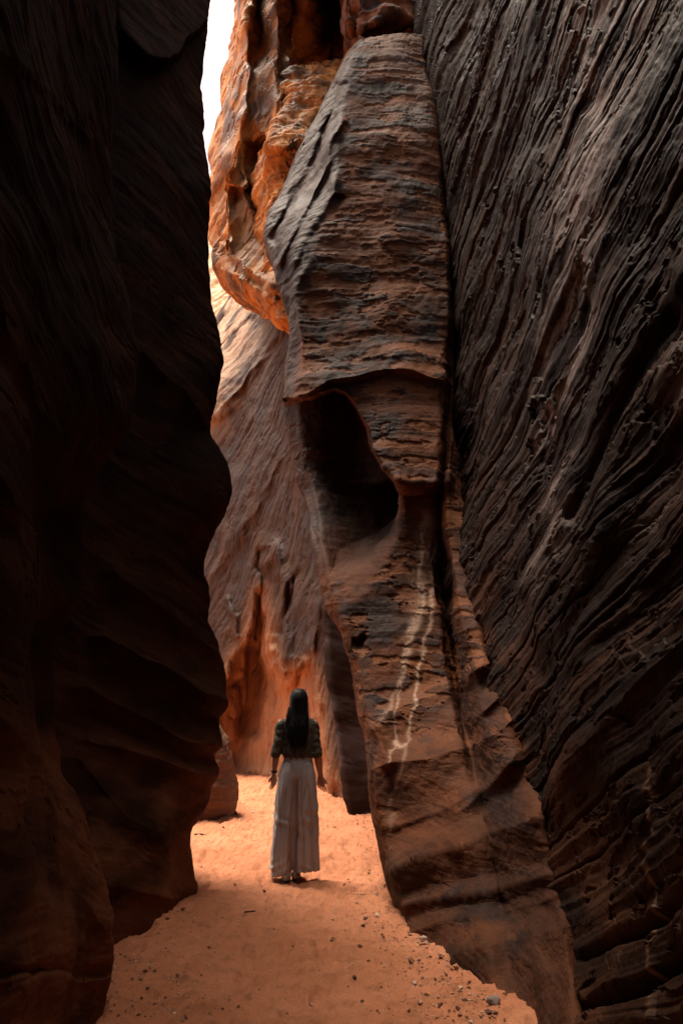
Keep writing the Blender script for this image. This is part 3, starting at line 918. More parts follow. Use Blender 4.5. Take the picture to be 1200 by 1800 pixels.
o = rock_surface("rock_buttress", rows, M_butt, step=2.0, hidden_cols=(0, 1, 10), bn=BN_BUTT, bed=5.5, bed_amp=0.007, warp=0.10, lump=0.06, lump_s=0.9,
                 rough=0.0065, flake=0.014, flake_t=0.10, feats=feats, fresh_w=butt_fresh, plate_w=lambda x, y: 1 - sstep(860, 1080, y), plates=((1, 0.1, 0), 0.9, 0.45, 0.014), masks={'mineral': m_mineral, 'stain_shade': m_buttstain_shade, 'pale': lambda x, y, D: 0.85 * sstep(22, -26, poly_sdf(x, y, [(655, 50), (750, 40), (762, 190), (735, 260), (715, 150), (665, 110)])) * sstep(-0.6, 0.2, fbm(D * 2.0, 4, 455))}, seed=400, origin=(0.8, 7.0, 0))
tag(o, "tall brown buttress right of the walker with two pale mineral streaks and a black hollow", "cliff", kind='thing')

# ================================================================== DARK FIN behind the buttress
rows = []
for py, x0 in ((930, 556), (1000, 558), (1060, 566), (1150, 573), (1250, 583), (1350, 598), (1400, 606), (1440, 613), (1480, 618)):
    rows.append([P(x0 + 40, py, 12.9), P(x0 + 4, py, 12.2), P(x0, py, 11.5), P(x0 + 10, py, 11.32), P(x0 + 40, py, 11.3), P(x0 + 90, py, 11.1), P(x0 + 170, py, 10.6)])
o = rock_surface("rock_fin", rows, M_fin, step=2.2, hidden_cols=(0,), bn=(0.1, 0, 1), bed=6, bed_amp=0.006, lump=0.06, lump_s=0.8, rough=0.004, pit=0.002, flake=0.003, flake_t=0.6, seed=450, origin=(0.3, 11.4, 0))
tag(o, "narrow unlit slab of rock standing behind the buttress, right of the walker", "rock formation", kind='thing')

# ================================================================== RIGHT WALL
rows = []
for py, s in ((-300, 752), (-100, 758), (60, 764), (200, 776), (350, 788), (500, 794), (650, 795), (790, 795), (900, 806), (1000, 816), (1100, 830), (1180, 845), (1260, 868), (1340, 894), (1420, 925), (1500, 950), (1580, 970), (1660, 980), (1740, 990), (1820, 1000), (1950, 1010), (2300, 1020)):
    k = float(sstep(1000, 1600, np.array(float(py))))
    z = P(1200, py, 3.2)[2]
    if py < 900:
        xs = [s - 40, s, 840, 905, 975, 1050, 1125, 1205, 1420]
        ys = [9.8, 8.6, 7.5, 6.3, 5.35, 4.55, 3.95, 3.45, 2.5]
    else:
        kk = float(sstep(900, 1700, np.array(float(py))))
        e = s + 2
        xs = [e - 70, e - 30, e + 12, e + (1040 - e) * 0.35 + 12, e + (1080 - e) * 0.55 + 20, 1050 + 30 * kk, 1125 + 12 * kk, 1205, 1420]
        yr = np.interp(py, [900, 1100, 1260, 1420, 1500, 1600, 1700, 1820, 2300], [8.1, 7.0, 6.2, 5.3, 4.92, 4.5, 4.05, 3.55, 2.95])
        y9 = 3.4 - 0.55 * kk
        ys = [yr + 1.2, yr + 0.25, yr - 0.1 - 0.4 * (1 - kk), 0, 0, 0, 0, y9, 2.2 - 0.25 * kk]
        inv = lambda a: 1.0 / a
        for q in (3, 4, 5, 6):
            f_ = (xs[q] - xs[2]) / (xs[7] - xs[2])
            ys[q] = 1.0 / (inv(ys[2]) * (1 - f_) + inv(ys[7]) * f_)
    r = [P(a, py, b_) for a, b_ in zip(xs, ys)]
    r += [W(1.62, 0.6, z), W(1.65, -1.6, z), W(1.3, -3.4, z), W(0.0, -5.0, z), W(-3.0, -6.0, z)]
    rows.append(r)
rows.insert(0, [p + np.array([RTOP, 0, 2.6]) for p in rows[0]])
feats = [lambda x, y: ledge(x, y, [(1150, 640), (1165, 480), (1180, 410), (1230, 390)], 0.1, 60, 30) * 0,
         lambda x, y: -0.16 * sstep(12, -16, poly_sdf(x, y, [(1160, 470), (1176, 420), (1196, 398), (1260, 380), (1260, 600), (1190, 560)])),
         lambda x, y: 0.22 * np.exp(-(line_dist(x, y, [(1200, 520), (1130, 640), (1080, 760), (1010, 900)]) / 18.0) ** 2),
         lambda x, y: 0.20 * np.exp(-(line_dist(x, y, [(1200, 760), (1130, 900), (1060, 1030), (960, 1180)]) / 26.0) ** 2),
         lambda x, y: -0.16 * np.exp(-(line_dist(x, y, [(1200, 1110), (1130, 1170), (1050, 1260), (960, 1400)]) / 26.0) ** 2),
         lambda x, y: -0.12 * np.exp(-(line_dist(x, y, [(1010, 200), (960, 600), (905, 880), (850, 1120)]) / 20.0) ** 2) * sstep(1040, 800, y),
         lambda x, y: 0.10 * np.exp(-(line_dist(x, y, [(1040, 500), (990, 700), (930, 900), (870, 1110)]) / 10.0) ** 2) * sstep(960, 760, y),
         lambda x, y: -0.025 * np.exp(-(line_dist(x, y, [(1128, 1320), (1140, 1480), (1142, 1650), (1150, 1800)]) / 7.0) ** 2)]


def m_rmineral(px, py, D):
    j = fbm(D * 5.0, 4, 501) * 6
    return 0.28 * np.exp(-(line_dist(px + j, py, [(1124, 1340), (1136, 1480), (1140, 1640), (1148, 1790)]) / 4.0) ** 2)


def m_rclean(px, py, D):
    d = line_dist(px, py, [(800, 860), (845, 1170), (894, 1335), (950, 1500), (990, 1740), (1010, 1900)])
    n = fbm(D * np.array([1.2, 1.2, 2.0]), 4, 531)
    return 0.9 * np.exp(-(d / (70 + 60 * sstep(1100, 1600, py))) ** 2) * sstep(-0.45, 0.35, n) * sstep(900, 1150, py)


def m_rsheen(px, py, D):  # sky sheen painted as a paler colour near the wall top
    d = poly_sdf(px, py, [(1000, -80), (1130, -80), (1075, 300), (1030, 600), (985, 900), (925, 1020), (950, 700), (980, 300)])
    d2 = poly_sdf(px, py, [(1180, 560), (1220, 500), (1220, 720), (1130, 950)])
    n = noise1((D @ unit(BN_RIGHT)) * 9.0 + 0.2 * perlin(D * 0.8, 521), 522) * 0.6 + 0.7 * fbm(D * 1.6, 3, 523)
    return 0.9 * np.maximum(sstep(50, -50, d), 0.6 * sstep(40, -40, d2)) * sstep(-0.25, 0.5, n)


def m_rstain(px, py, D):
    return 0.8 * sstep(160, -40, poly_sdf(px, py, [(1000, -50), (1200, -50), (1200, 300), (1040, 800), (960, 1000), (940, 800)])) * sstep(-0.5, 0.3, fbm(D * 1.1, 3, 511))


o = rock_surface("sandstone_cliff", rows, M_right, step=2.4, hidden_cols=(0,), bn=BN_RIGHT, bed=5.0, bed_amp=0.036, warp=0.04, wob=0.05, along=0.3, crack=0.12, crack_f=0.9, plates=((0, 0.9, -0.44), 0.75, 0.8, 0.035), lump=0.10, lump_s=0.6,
                 rough=0.011, flake=0.015, flake_t=0.2, feats=feats, masks={'mineral': m_rmineral, 'stain_shade': m_rstain, 'pale': m_rsheen, 'clean_lit': m_rclean}, plate_w=lambda x, y: 1 - 0.7 * sstep(1000, 1300, y), seed=500, origin=(1.6, 4.0, 0))
tag(o, "dark ridged rock wall filling the right side, with a grey sheen near its top", "cliff", kind='thing')

# ================================================================== GROUND
def sand_mat():
    t = NT("orange_sand")
    pos = t.pos()
    n1 = t.noise(pos, 1.1, 6, 0.6)
    n2 = t.noise(pos, 9.0, 6, 0.65)
    g = t.noise(pos, 160.0, 3, 0.7)
    col = t.ramp(n1, [(0.3, (0.38, 0.148, 0.070)), (0.5, (0.49, 0.198, 0.098)), (0.72, (0.57, 0.245, 0.132))])
    col = t.mix(t.rng(n2, 0.5, 0.70, 0, 0.75), col, (0.27, 0.115, 0.058))
    col = t.mix(1.0, col, t.ramp(g, [(0.25, (0.62, 0.6, 0.58)), (0.75, (1.3, 1.3, 1.3))]), 'MULTIPLY')
    v = t.n.new('ShaderNodeTexVoronoi')
    v.inputs['Scale'].default_value = 42.0
    t.l.new(pos, v.inputs['Vector'])
    dots = t.rng(v.outputs['Distance'], 0.10, 0.2, 1, 0)
    pick = t.rng(t.noise(pos, 7.0, 3, 0.6), 0.52, 0.6, 0, 1)
    dots = t.math('MULTIPLY', dots, pick)
    col = t.mix(t.math('MULTIPLY', dots, 0.55), col, (0.55, 0.42, 0.34))
    d2 = t.rng(t.voronoi(pos, 17.0), 0.07, 0.13, 1, 0)
    d2 = t.math('MULTIPLY', d2, t.rng(t.noise(pos, 3.0, 3, 0.6), 0.5, 0.6, 0, 1))
    col = t.mix(t.math('MULTIPLY', d2, 0.7), col, (0.10, 0.05, 0.035))
    t.set(t.bsdf.inputs['Base Color'], col)
    t.bsdf.inputs['Roughness'].default_value = 0.9
    t.bsdf.inputs['Specular IOR Level'].default_value = 0.2
    b = t.bump(n2, 0.5, 0.03)
    b = t.bump(t.noise(pos, 45.0, 5, 0.7), 0.6, 0.012, b)
    b = t.bump(dots, 0.5, 0.006, b)
    t.set(t.bsdf.inputs['Normal'], b)
    return t.m


M_sand = sand_mat()


_fr = np.random.RandomState(21)
FOOT = []
for _off, _y0, _st in ((-0.42, 3.3, 0.62), (0.12, 3.6, 0.66), (-0.05, 3.0, 0.70), (-0.75, 4.2, 0.68)):
    for _k in range(22):
        _y = _y0 + _k * _st + _fr.uniform(-0.08, 0.08)
        _cx = _off + (-0.45 - _off) * min(1, max(0, (_y - 4) / 8)) - max(0, _y - 10) * 0.16 + (0.09 if _k % 2 else -0.09) + _fr.uniform(-0.04, 0.04)
        FOOT.append((_cx, _y, _fr.uniform(-0.35, 0.35), _fr.uniform(0.011, 0.022)))


def footprints(x, y):
    z = np.zeros_like(x)
    for cx, cy, a, dp in FOOT:
        m = (np.abs(x - cx) < 0.24) & (np.abs(y - cy) < 0.3)
        if not m.any():
            continue
        dx_, dy_ = x[m] - cx, y[m] - cy
        u = (dx_ * math.cos(a) + dy_ * math.sin(a)) / 0.052
        v = (-dx_ * math.sin(a) + dy_ * math.cos(a)) / 0.135
        u = u * (1 + 0.35 * (v < -0.1))
        r = np.sqrt(u * u + v * v)
        z[m] += dp * (-sstep(1.15, 0.8, r) + 0.55 * np.exp(-((r - 1.3) / 0.22) ** 2))
    return z


def ground_z(x, y):
    p = np.stack([x, y, np.zeros_like(x)], axis=-1)
    z = 0.030 * fbm(p * 0.8, 3, 701) + 0.016 * fbm(p * 3.2, 4, 711)
    dim = perlin(p * np.array([4.5, 3.0, 1.0]), 721)
    el = np.interp(y, [3.0, 4.0, 5.0, 6.4, 7.2, 10.6, 12], [-1.15, -1.2, -1.45, -1.21, -1.28, -1.5, -3.5])
    er = np.interp(y, [3.0, 3.8, 4.3, 4.9, 5.6, 6.4, 11.4, 12], [1.1, 0.92, 0.82, 0.71, 0.5, 0.43, 0.44, 3.0])
    dist = np.maximum(np.minimum(x - el, er - x), 0)
    z = z + 0.045 * np.exp(-dist / 0.16) * (0.6 + 0.8 * perlin(p * 2.3, 751)) * sstep(13, 11, y)
    z = z - 0.026 * sstep(0.15, 0.45, dim) + 0.018 * fbm(p * 9.0, 4, 731, gain=0.6)
    z = z + 0.005 * fbm(p * 30.0, 2, 761)
    z = z - 0.014 * sstep(0.30, 0.5, perlin(p * np.array([11.0, 8.0, 1.0]), 741))
    return z + footprints(x, y)


ys = [-60, -30, -12, -6, -2, 0.5, 2.0, 2.8]
y = 3.2
while y < 19:
    ys.append(y)
    y += min(max(0.0012 * y * y, 0.011), 0.10)
ys += [19.5, 20.5, 22, 25, 30, 40, 70, 150, 400]
xs = [-400, -100, -40, -20, -10, -6, -4.5, -3.8] + list(np.arange(-3.4, 2.2, 0.013)) + [2.4, 3, 5, 10, 20, 60, 150, 400]
X, Yg = np.meshgrid(np.array(xs, float), np.array(ys, float))
Z = ground_z(X, Yg)
V = np.stack([X, Yg, Z], axis=-1)
me = mesh_from_arrays("ground", V.reshape(-1, 3), grid_quads(*X.shape), M_sand)
g = link(bpy.data.objects.new("ground", me))
g['kind'] = 'structure'

# ================================================================== PERSON
def finish(name, bm_or_obj, mat, parent=None, smooth=True):
    me = bm_or_obj
    o = bpy.data.objects.new(name, me)
    me.materials.clear()
    me.materials.append(mat)
    if smooth:
        me.polygons.foreach_set("use_smooth", np.full(len(me.polygons), True))
    return link(o, parent)


def loft(bm, secs, n=28, fold=None):
    """Closed tube through elliptical sections (cx, cy, cz, rx, ry); fold(theta, k) scales the radius."""
    rings = []
    for k, (cx, cy, cz, rx, ry) in enumerate(secs):
        ring = []
        for i in range(n):
            th = 2 * math.pi * i / n
            f = 1.0 + (fold(th, cz) if fold else 0.0)
            ring.append(bm.verts.new((cx + rx * f * math.cos(th), cy + ry * f * math.sin(th), cz)))
        rings.append(ring)
    for a, b in zip(rings[:-1], rings[1:]):
        for i in range(n):
            bm.faces.new((a[i], a[(i + 1) % n], b[(i + 1) % n], b[i]))
    bm.faces.new(rings[0][::-1])
    bm.faces.new(rings[-1])


def tube(bm, pts, rad, n=12, flat=None):
    """Tapered limb through points, round ended. flat = (axis, factor) squashes the ring along an axis."""
    pts = [Vector(p) for p in pts]
    P2, R2 = [], []
    for i in range(len(pts) - 1):
        m = 6
        for k in range(m):
            t = k / m
            P2.append(pts[i].lerp(pts[i + 1], t))
            tt = t * t * (3 - 2 * t)
            R2.append(rad[i] * (1 - tt) + rad[i + 1] * tt)
    P2.append(pts[-1])
    R2.append(rad[-1])
    d0 = (P2[0] - P2[1]).normalized()
    d1 = (P2[-1] - P2[-2]).normalized()
    head = [(P2[0] + d0 * R2[0] * c, R2[0] * s_) for c, s_ in ((0.97, 0.24), (0.7, 0.71), (0.38, 0.92))]
    tail = [(P2[-1] + d1 * R2[-1] * c, R2[-1] * s_) for c, s_ in ((0.38, 0.92), (0.7, 0.71), (0.97, 0.24))]
    seq = head + list(zip(P2, R2)) + tail
    rings = []
    for i, (p, r) in enumerate(seq):
        a = seq[max(i - 1, 0)][0]
        b = seq[min(i + 1, len(seq) - 1)][0]
        d = (b - a).normalized()
        u = d.cross(Vector((0.12, 1, 0.05)))
        if u.length < 0.1:
            u = d.cross(Vector((1, 0, 0)))
        u.normalize()
        v = d.cross(u)
        ring = []
        for k in range(n):
            th = 2 * math.pi * k / n
            off = u * math.cos(th) * r + v * math.sin(th) * r
            if flat:
                ax = Vector(flat[0])
                off -= ax * off.dot(ax) * (1 - flat[1])
            ring.append(bm.verts.new(p + off))
        rings.append(ring)
    for a, b in zip(rings[:-1], rings[1:]):
        for k in range(n):
            bm.faces.new((a[k], b[k], b[(k + 1) % n], a[(k + 1) % n]))
    bm.faces.new(rings[0])
    bm.faces.new(rings[-1][::-1])


def ball(bm, c, r, scale=(1, 1, 1)):
    m = Matrix.Translation(c) @ Matrix.Diagonal((r * scale[0], r * scale[1], r * scale[2], 1))
    bmesh.ops.create_uvsphere(bm, u_segments=20, v_segments=14, radius=1.0, matrix=m)


def weld(bm, voxel, smooth=4):
    """Fuse overlapping closed shells into one continuous surface."""
    bmesh.ops.recalc_face_normals(bm, faces=bm.faces)
    me = bpy.data.meshes.new("weld")
    bm.to_mesh(me)
    bm.free()
    o = link(bpy.data.objects.new("weld", me))
    r = o.modifiers.new("r", 'REMESH')
    r.mode = 'VOXEL'
    r.voxel_size = voxel
    if smooth:
        sm = o.modifiers.new("s", 'SMOOTH')
        sm.factor = 0.5
        sm.iterations = smooth
    dg = bpy.context.evaluated_depsgraph_get()
    out = bpy.data.meshes.new_from_object(o.evaluated_get(dg))
    bpy.data.objects.remove(o)
    bpy.data.meshes.remove(me)
    return out


def get_co(me):
    a = np.empty(len(me.vertices) * 3, np.float32)
    me.vertices.foreach_get("co", a)
    return a.reshape(-1, 3)


def get_no(me):
    a = np.empty(len(me.vertices) * 3, np.float32)
    me.vertices.foreach_get("normal", a)
    return a.reshape(-1, 3)


def set_co(me, co):
    me.vertices.foreach_set("co", np.ascontiguousarray(co, np.float32).ravel())
    me.update()


def simple_mat(name, col, rough=0.7, spec=0.3, var=0.25, scale=40.0, bumpd=0.0, weave=None):
    t = NT(name)
    tc = t.n.new('ShaderNodeTexCoord').outputs['Object']
    n = t.noise(tc, scale, 5, 0.6)
    c = t.mix(n, tuple(x * (1 - var) for x in col), tuple(min(1, x * (1 + var)) for x in col))
    t.set(t.bsdf.inputs['Base Color'], c)
    t.bsdf.inputs['Roughness'].default_value = rough
    t.bsdf.inputs['Specular IOR Level'].default_value = spec
    if bumpd:
        t.set(t.bsdf.inputs['Normal'], t.bump(n, 0.5, bumpd))
    return t.m


M_skin = simple_mat("skin", (0.46, 0.25, 0.165), 0.5, 0.4, 0.12, 30)
M_skin.node_tree.nodes['Principled BSDF'].inputs['Subsurface Weight'].default_value = 0.1
M_skin.node_tree.nodes['Principled BSDF'].inputs['Subsurface Radius'].default_value = (0.02, 0.008, 0.004)
M_shirt = simple_mat("olive_linen", (0.072, 0.061, 0.044), 0.8, 0.25, 0.12, 60, 0.002)
M_trou = simple_mat("grey_linen", (0.41, 0.395, 0.40), 0.85, 0.2, 0.14, 90, 0.0015)
M_black = simple_mat("black_rubber", (0.012, 0.011, 0.011), 0.6, 0.3)
M_strap = simple_mat("pale_webbing", (0.30, 0.25, 0.20), 0.8, 0.2)
M_lens = simple_mat("dark_lens", (0.01, 0.01, 0.01), 0.2, 0.5)


def hair_mat():
    t = NT("black_hair")
    tc = t.n.new('ShaderNodeTexCoord').outputs['Object']
    mp = t.n.new('ShaderNodeMapping')
    mp.inputs['Scale'].default_value = (110, 110, 3)
    t.l.new(tc, mp.inputs[0])
    n = t.noise(mp.outputs[0], 1.0, 4, 0.6)
    t.set(t.bsdf.inputs['Base Color'], t.mix(n, (0.004, 0.0035, 0.0035), (0.016, 0.014, 0.015)))
    t.bsdf.inputs['Roughness'].default_value = 0.46
    t.bsdf.inputs['Specular IOR Level'].default_value = 0.10
    t.set(t.bsdf.inputs['Normal'], t.bump(n, 0.6, 0.004))
    return t.m


M_hair = hair_mat()

PX, PY = -0.44, 7.05
person = bpy.data.objects.new("person", None)
person.location = (PX, PY, float(ground_z(np.array([PX]), np.array([PY]))[0]) + 0.004)
link(person)
tag(person, "person seen from behind with long black hair, olive shirt and wide grey trousers", "person")

# ---- body: one continuous skin
SH, EL, WR = {}, {}, {}
SH[-1], EL[-1], WR[-1] = (-0.150, 0.0, 1.385), (-0.192, -0.03, 1.125), (-0.214, 0.015, 0.925)
SH[1], EL[1], WR[1] = (0.160, 0.0, 1.385), (0.200, -0.035, 1.125), (0.238, 0.01, 0.905)
bm = bmesh.new()
tube(bm, [(0.015, 0.0, 0.93), (0.018, 0.005, 1.10), (0.012, 0.0, 1.26), (0.008, -0.005, 1.38)], [0.108, 0.100, 0.118, 0.083], 20, ((0, 1, 0), 0.72))
tube(bm, [(-0.12, 0, 1.37), (0.01, -0.005, 1.40), (0.13, 0, 1.37)], [0.044, 0.055, 0.044])
tube(bm, [(0.01, 0.0, 1.38), (0.014, 0.012, 1.50)], [0.052, 0.047], 14)
ball(bm, (0.016, 0.03, 1.595), 0.1, (0.74, 0.93, 1.10))                 # skull
ball(bm, (0.016, 0.062, 1.535), 0.06, (0.85, 0.9, 1.0))                 # jaw
tube(bm, [(0.016, 0.118, 1.605), (0.016, 0.139, 1.570)], [0.009, 0.013], 8)   # nose
ball(bm, (0.016, 0.117, 1.535), 0.016, (1.5, 0.6, 0.55))                # mouth
for sx in (-1, 1):
    ball(bm, (0.016 + sx * 0.031, 0.112, 1.612), 0.013, (1, 0.6, 0.75))  # eyes
    ball(bm, (0.016 + sx * 0.076, 0.02, 1.585), 0.03, (0.3, 0.6, 1.0))   # ears
    tube(bm, [SH[sx], EL[sx]], [0.040, 0.036], 14)
    tube(bm, [EL[sx], tuple(0.6 * a + 0.4 * b for a, b in zip(EL[sx], WR[sx])), WR[sx]], [0.037, 0.036, 0.0235], 14)
    hx = 0.075 if sx < 0 else 0.085
    tube(bm, [(0.016 + sx * hx, 0.03 * sx, 0.90), (0.016 + sx * 0.10, 0.05 * sx, 0.48), (0.016 + sx * 0.075, 0.02 * sx - 0.01, 0.085)], [0.070, 0.050, 0.034], 16)
# hands: palm and five fingers
for sx in (-1, 1):
    w = Vector(WR[sx])
    sp = Vector((0.62 * sx, -0.78, 0)).normalized() if sx < 0 else Vector((0.93, -0.37, 0)).normalized()
    dn = Vector((-0.05 * sx if sx < 0 else 0.05, 0.03, -1)).normalized()
    nrm = dn.cross(sp).normalized()
    curl = -nrm if (-nrm).y > 0 else nrm
    for k, (o_, ln, rr) in enumerate(((-0.030, 0.070, 0.0078), (-0.010, 0.080, 0.0082), (0.010, 0.075, 0.0078), (0.029, 0.060, 0.0068))):
        base = w + dn * 0.008 + sp * o_ * -0.55
        kn = w + dn * (0.085 - 0.004 * abs(k - 1)) + sp * o_ * -1.05
        tube(bm, [base, kn], [0.012, 0.0115], 10)
        j1 = kn + (dn + curl * (0.25 + 0.06 * k) + sp * o_ * -4).normalized() * ln * 0.48
        j2 = j1 + (dn + curl * (0.65 + 0.08 * k) + sp * o_ * -3).normalized() * ln * 0.30
        j3 = j2 + (dn + curl * (0.95 + 0.08 * k)).normalized() * ln * 0.25
        tube(bm, [kn, j1, j2, j3], [rr * 1.05, rr, rr * 0.92, rr * 0.72], 10)
    t0 = w + dn * 0.025 + sp * 0.022
    t1_ = t0 + (dn * 0.75 + sp * 0.75 + curl * 0.2).normalized() * 0.036
    t2_ = t1_ + (dn + sp * 0.25 + curl * 0.3).normalized() * 0.030
    tube(bm, [t0, t1_, t2_], [0.013, 0.0105, 0.008], 10)
FT = {-1: (-0.066, -0.06), 1: (0.012, 0.03)}
for sx in (-1, 1):
    fx, fy = FT[sx]
    tube(bm, [(fx, fy - 0.085, 0.040), (fx, fy, 0.048), (fx + sx * 0.012, fy + 0.12, 0.032)], [0.030, 0.036, 0.030], 12, ((0, 0, 1), 0.75))
    tube(bm, [(0.016 + sx * 0.075, 0.02 * sx - 0.01, 0.16), (fx, fy - 0.05, 0.055)], [0.036, 0.030], 12)
body = finish("body", weld(bm, 0.0042, 3), M_skin, person)

# ---- shirt
bm = bmesh.new()
loft(bm, [(0.018, 0.0, 1.055, 0.128, 0.092), (0.018, -0.004, 1.075, 0.152, 0.108), (0.016, -0.008, 1.11, 0.160, 0.112), (0.014, -0.006, 1.18, 0.155, 0.105), (0.012, 0.0, 1.27, 0.158, 0.102),
          (0.010, 0.0, 1.34, 0.162, 0.096), (0.010, 0.0, 1.39, 0.160, 0.088), (0.010, 0.0, 1.425, 0.122, 0.072), (0.012, 0.0, 1.455, 0.062, 0.06), (0.013, 0.003, 1.475, 0.058, 0.056)], 40)
for sx in (-1, 1):
    e, sh = Vector(EL[sx]), Vector(SH[sx])
    d = (e - sh).normalized()
    tube(bm, [(0.09 * sx + 0.01, 0, 1.385), sh + d * 0.02, sh + d * 0.14, e - d * 0.01], [0.057, 0.057, 0.053, 0.050], 18)
    for k in range(2):
        c = e + d * (0.008 - 0.026 * k)
        tube(bm, [c - d * 0.012, c + d * 0.012], [0.050 + 0.001 * k, 0.052], 18)
me = weld(bm, 0.0055, 2)
co, no = get_co(me), get_no(me)
arm = sstep(0.13, 0.17, np.abs(co[:, 0] - 0.012))
wr = 0.006 * fbm(co * np.array([9, 9, 13]), 4, 901, gain=0.6)
wr += arm * 0.0022 * np.sin(co[:, 2] * 70 + np.sign(co[:, 0]) * co[:, 1] * 45 + 5 * perlin(co * 7, 911))
wr += (1 - arm) * 0.006 * sstep(1.22, 1.09, co[:, 2]) * np.sin(np.arctan2(co[:, 1], co[:, 0] - 0.016) * 11 + 2 * perlin(co * 6, 921))
wr += (1 - arm) * 0.006 * np.sin(co[:, 0] * 60 + 4 * perlin(co * np.array([4, 4, 2.0]), 931)) * sstep(1.0, 1.2, co[:, 2])
set_co(me, co + no * wr[:, None])
shirt = finish("shirt", me, M_shirt, person)

# ---- trousers
def leg_fold(k0, ph, amp):
    def f(th, z):
        a = amp * sstep(0.95, 0.25, np.array(z)) + 0.006
        return float(a * (math.sin(k0 * th + ph + 1.2 * z) * 0.55 + math.sin((k0 + 3) * th + 2.1 * ph - 2.0 * z) * 0.35 + math.sin((2 * k0 + 1) * th + ph * 0.7) * 0.22))
    return f


def zs(secs, n=46):
    a = np.array(secs, float)
    order = np.argsort(a[:, 2])
    a = a[order]
    z = np.linspace(a[0, 2], a[-1, 2], n)
    out = np.stack([pchip(a[:, 2], a[:, k], z) for k in range(5)], axis=1)
    return [tuple(r) for r in out]


bm = bmesh.new()
loft(bm, zs([(0.018, 0.0, 1.105, 0.132, 0.098), (0.018, 0.0, 1.06, 0.138, 0.102), (0.016, -0.008, 0.98, 0.158, 0.118), (0.013, -0.012, 0.90, 0.160, 0.118), (0.012, -0.008, 0.84, 0.120, 0.09)], 16), 48,
     lambda th, z: 0.012 * math.sin(19 * th + 2 * math.sin(3 * th)) * (1 if z < 1.06 else 0.3))
loft(bm, zs([(-0.050, -0.008, 1.02, 0.075, 0.098), (-0.062, -0.012, 0.92, 0.098, 0.120), (-0.078, -0.015, 0.75, 0.108, 0.124), (-0.090, -0.02, 0.55, 0.110, 0.124), (-0.105, -0.03, 0.30, 0.110, 0.122), (-0.118, -0.045, 0.12, 0.102, 0.12), (-0.124, -0.05, 0.045, 0.094, 0.118)]), 72, leg_fold(5, 0.6, 0.15))
loft(bm, zs([(0.082, -0.008, 1.02, 0.078, 0.098), (0.084, -0.012, 0.92, 0.102, 0.120), (0.092, -0.010, 0.75, 0.112, 0.124), (0.094, 0.0, 0.55, 0.118, 0.128), (0.098, 0.015, 0.30, 0.122, 0.132), (0.103, 0.02, 0.12, 0.124, 0.135), (0.104, 0.022, 0.075, 0.126, 0.136)]), 72, leg_fold(4, 2.0, 0.15))
me = weld(bm, 0.0055, 3)
co, no = get_co(me), get_no(me)
low = sstep(1.0, 0.5, co[:, 2])
wr = 0.006 * fbm(co * np.array([10, 10, 4.0]), 4, 941, gain=0.6)
wr += 0.006 * low * np.sin(co[:, 2] * 45 + co[:, 0] * 25 + 5 * perlin(co * 5, 951)) * sstep(0.0, 0.5, perlin(co * 4.0, 961))
wr += 0.005 * sstep(0.28, 0.08, co[:, 2]) * sstep(-0.03, -0.06, co[:, 0]) * np.sin(co[:, 2] * 85 - co[:, 0] * 55 + 2 * perlin(co * 6, 971))
# seat crease and the fold that runs from it down the middle
wr -= (0.008 + 0.030 * sstep(0.84, 0.66, co[:, 2])) * np.exp(-((co[:, 0] + 0.012 - 0.03 * (co[:, 2] - 0.6)) / 0.019) ** 2) * sstep(1.0, 0.86, co[:, 2]) * (co[:, 1] < 0)
wr -= 0.012 * np.exp(-((co[:, 0] - 0.03 - 0.22 * (co[:, 2] - 0.45)) / 0.016) ** 2) * sstep(0.85, 0.7, co[:, 2]) * sstep(0.25, 0.4, co[:, 2]) * (co[:, 1] < 0)
for x0, sl, zt, wd in ((-0.150, 0.05, 0.9, 0.009), (-0.085, 0.07, 0.98, 0.008), (0.075, -0.04, 0.95, 0.009), (0.160, -0.07, 0.85, 0.010)):
    ln_ = x0 + sl * (co[:, 2] - 0.4) + 0.008 * np.sin(co[:, 2] * 9 + x0 * 60)
    wr += (-0.008 * np.exp(-((co[:, 0] - ln_) / wd) ** 2) + 0.006 * np.exp(-((co[:, 0] - ln_ - 2.2 * wd) / (1.6 * wd)) ** 2)) * sstep(zt + 0.06, zt - 0.1, co[:, 2]) * (co[:, 1] < 0.02)
wr += 0.004 * np.exp(-((co[:, 2] - 1.062) / 0.006) ** 2)
set_co(me, co + no * wr[:, None])
trousers = finish("trousers", me, M_trou, person)

# ---- hair
bm = bmesh.new()
hs = [(0.016, -0.128, 1.160, 0.054, 0.008), (0.014, -0.126, 1.20, 0.076, 0.017), (0.013, -0.114, 1.28, 0.094, 0.025), (0.012, -0.092, 1.36, 0.105, 0.036), (0.014, -0.060, 1.42, 0.106, 0.054),
      (0.015, -0.028, 1.48, 0.099, 0.074), (0.016, 0.0, 1.55, 0.090, 0.095), (0.016, 0.012, 1.62, 0.090, 0.103), (0.016, 0.018, 1.67, 0.076, 0.090), (0.016, 0.02, 1.70, 0.050, 0.062), (0.016, 0.02, 1.714, 0.018, 0.022)]
loft(bm, zs(hs, 60), 72, lambda th, z: (0.020 + 0.045 * float(sstep(1.5, 1.2, np.array(z)))) * (math.sin(17 * th + 3 * math.sin(2 * th)) * 0.6 + math.sin(31 * th + z * 3) * 0.4))
for k in range(46):
    x0 = random.uniform(-0.088, 0.112)
    zt = random.uniform(1.30, 1.45)
    zb = random.uniform(1.150, 1.20) + abs(x0 - 0.012) * 0.6
    tube(bm, [(x0 * 0.9, -0.125 - random.uniform(0, 0.012), zt), (x0 * 0.95 + random.uniform(-0.008, 0.008), -0.140 - random.uniform(0, 0.01), (zt + zb) / 2), (0.012 + (x0 - 0.012) * 0.75, -0.132, zb)], [0.004, 0.0052, 0.0016], 6)
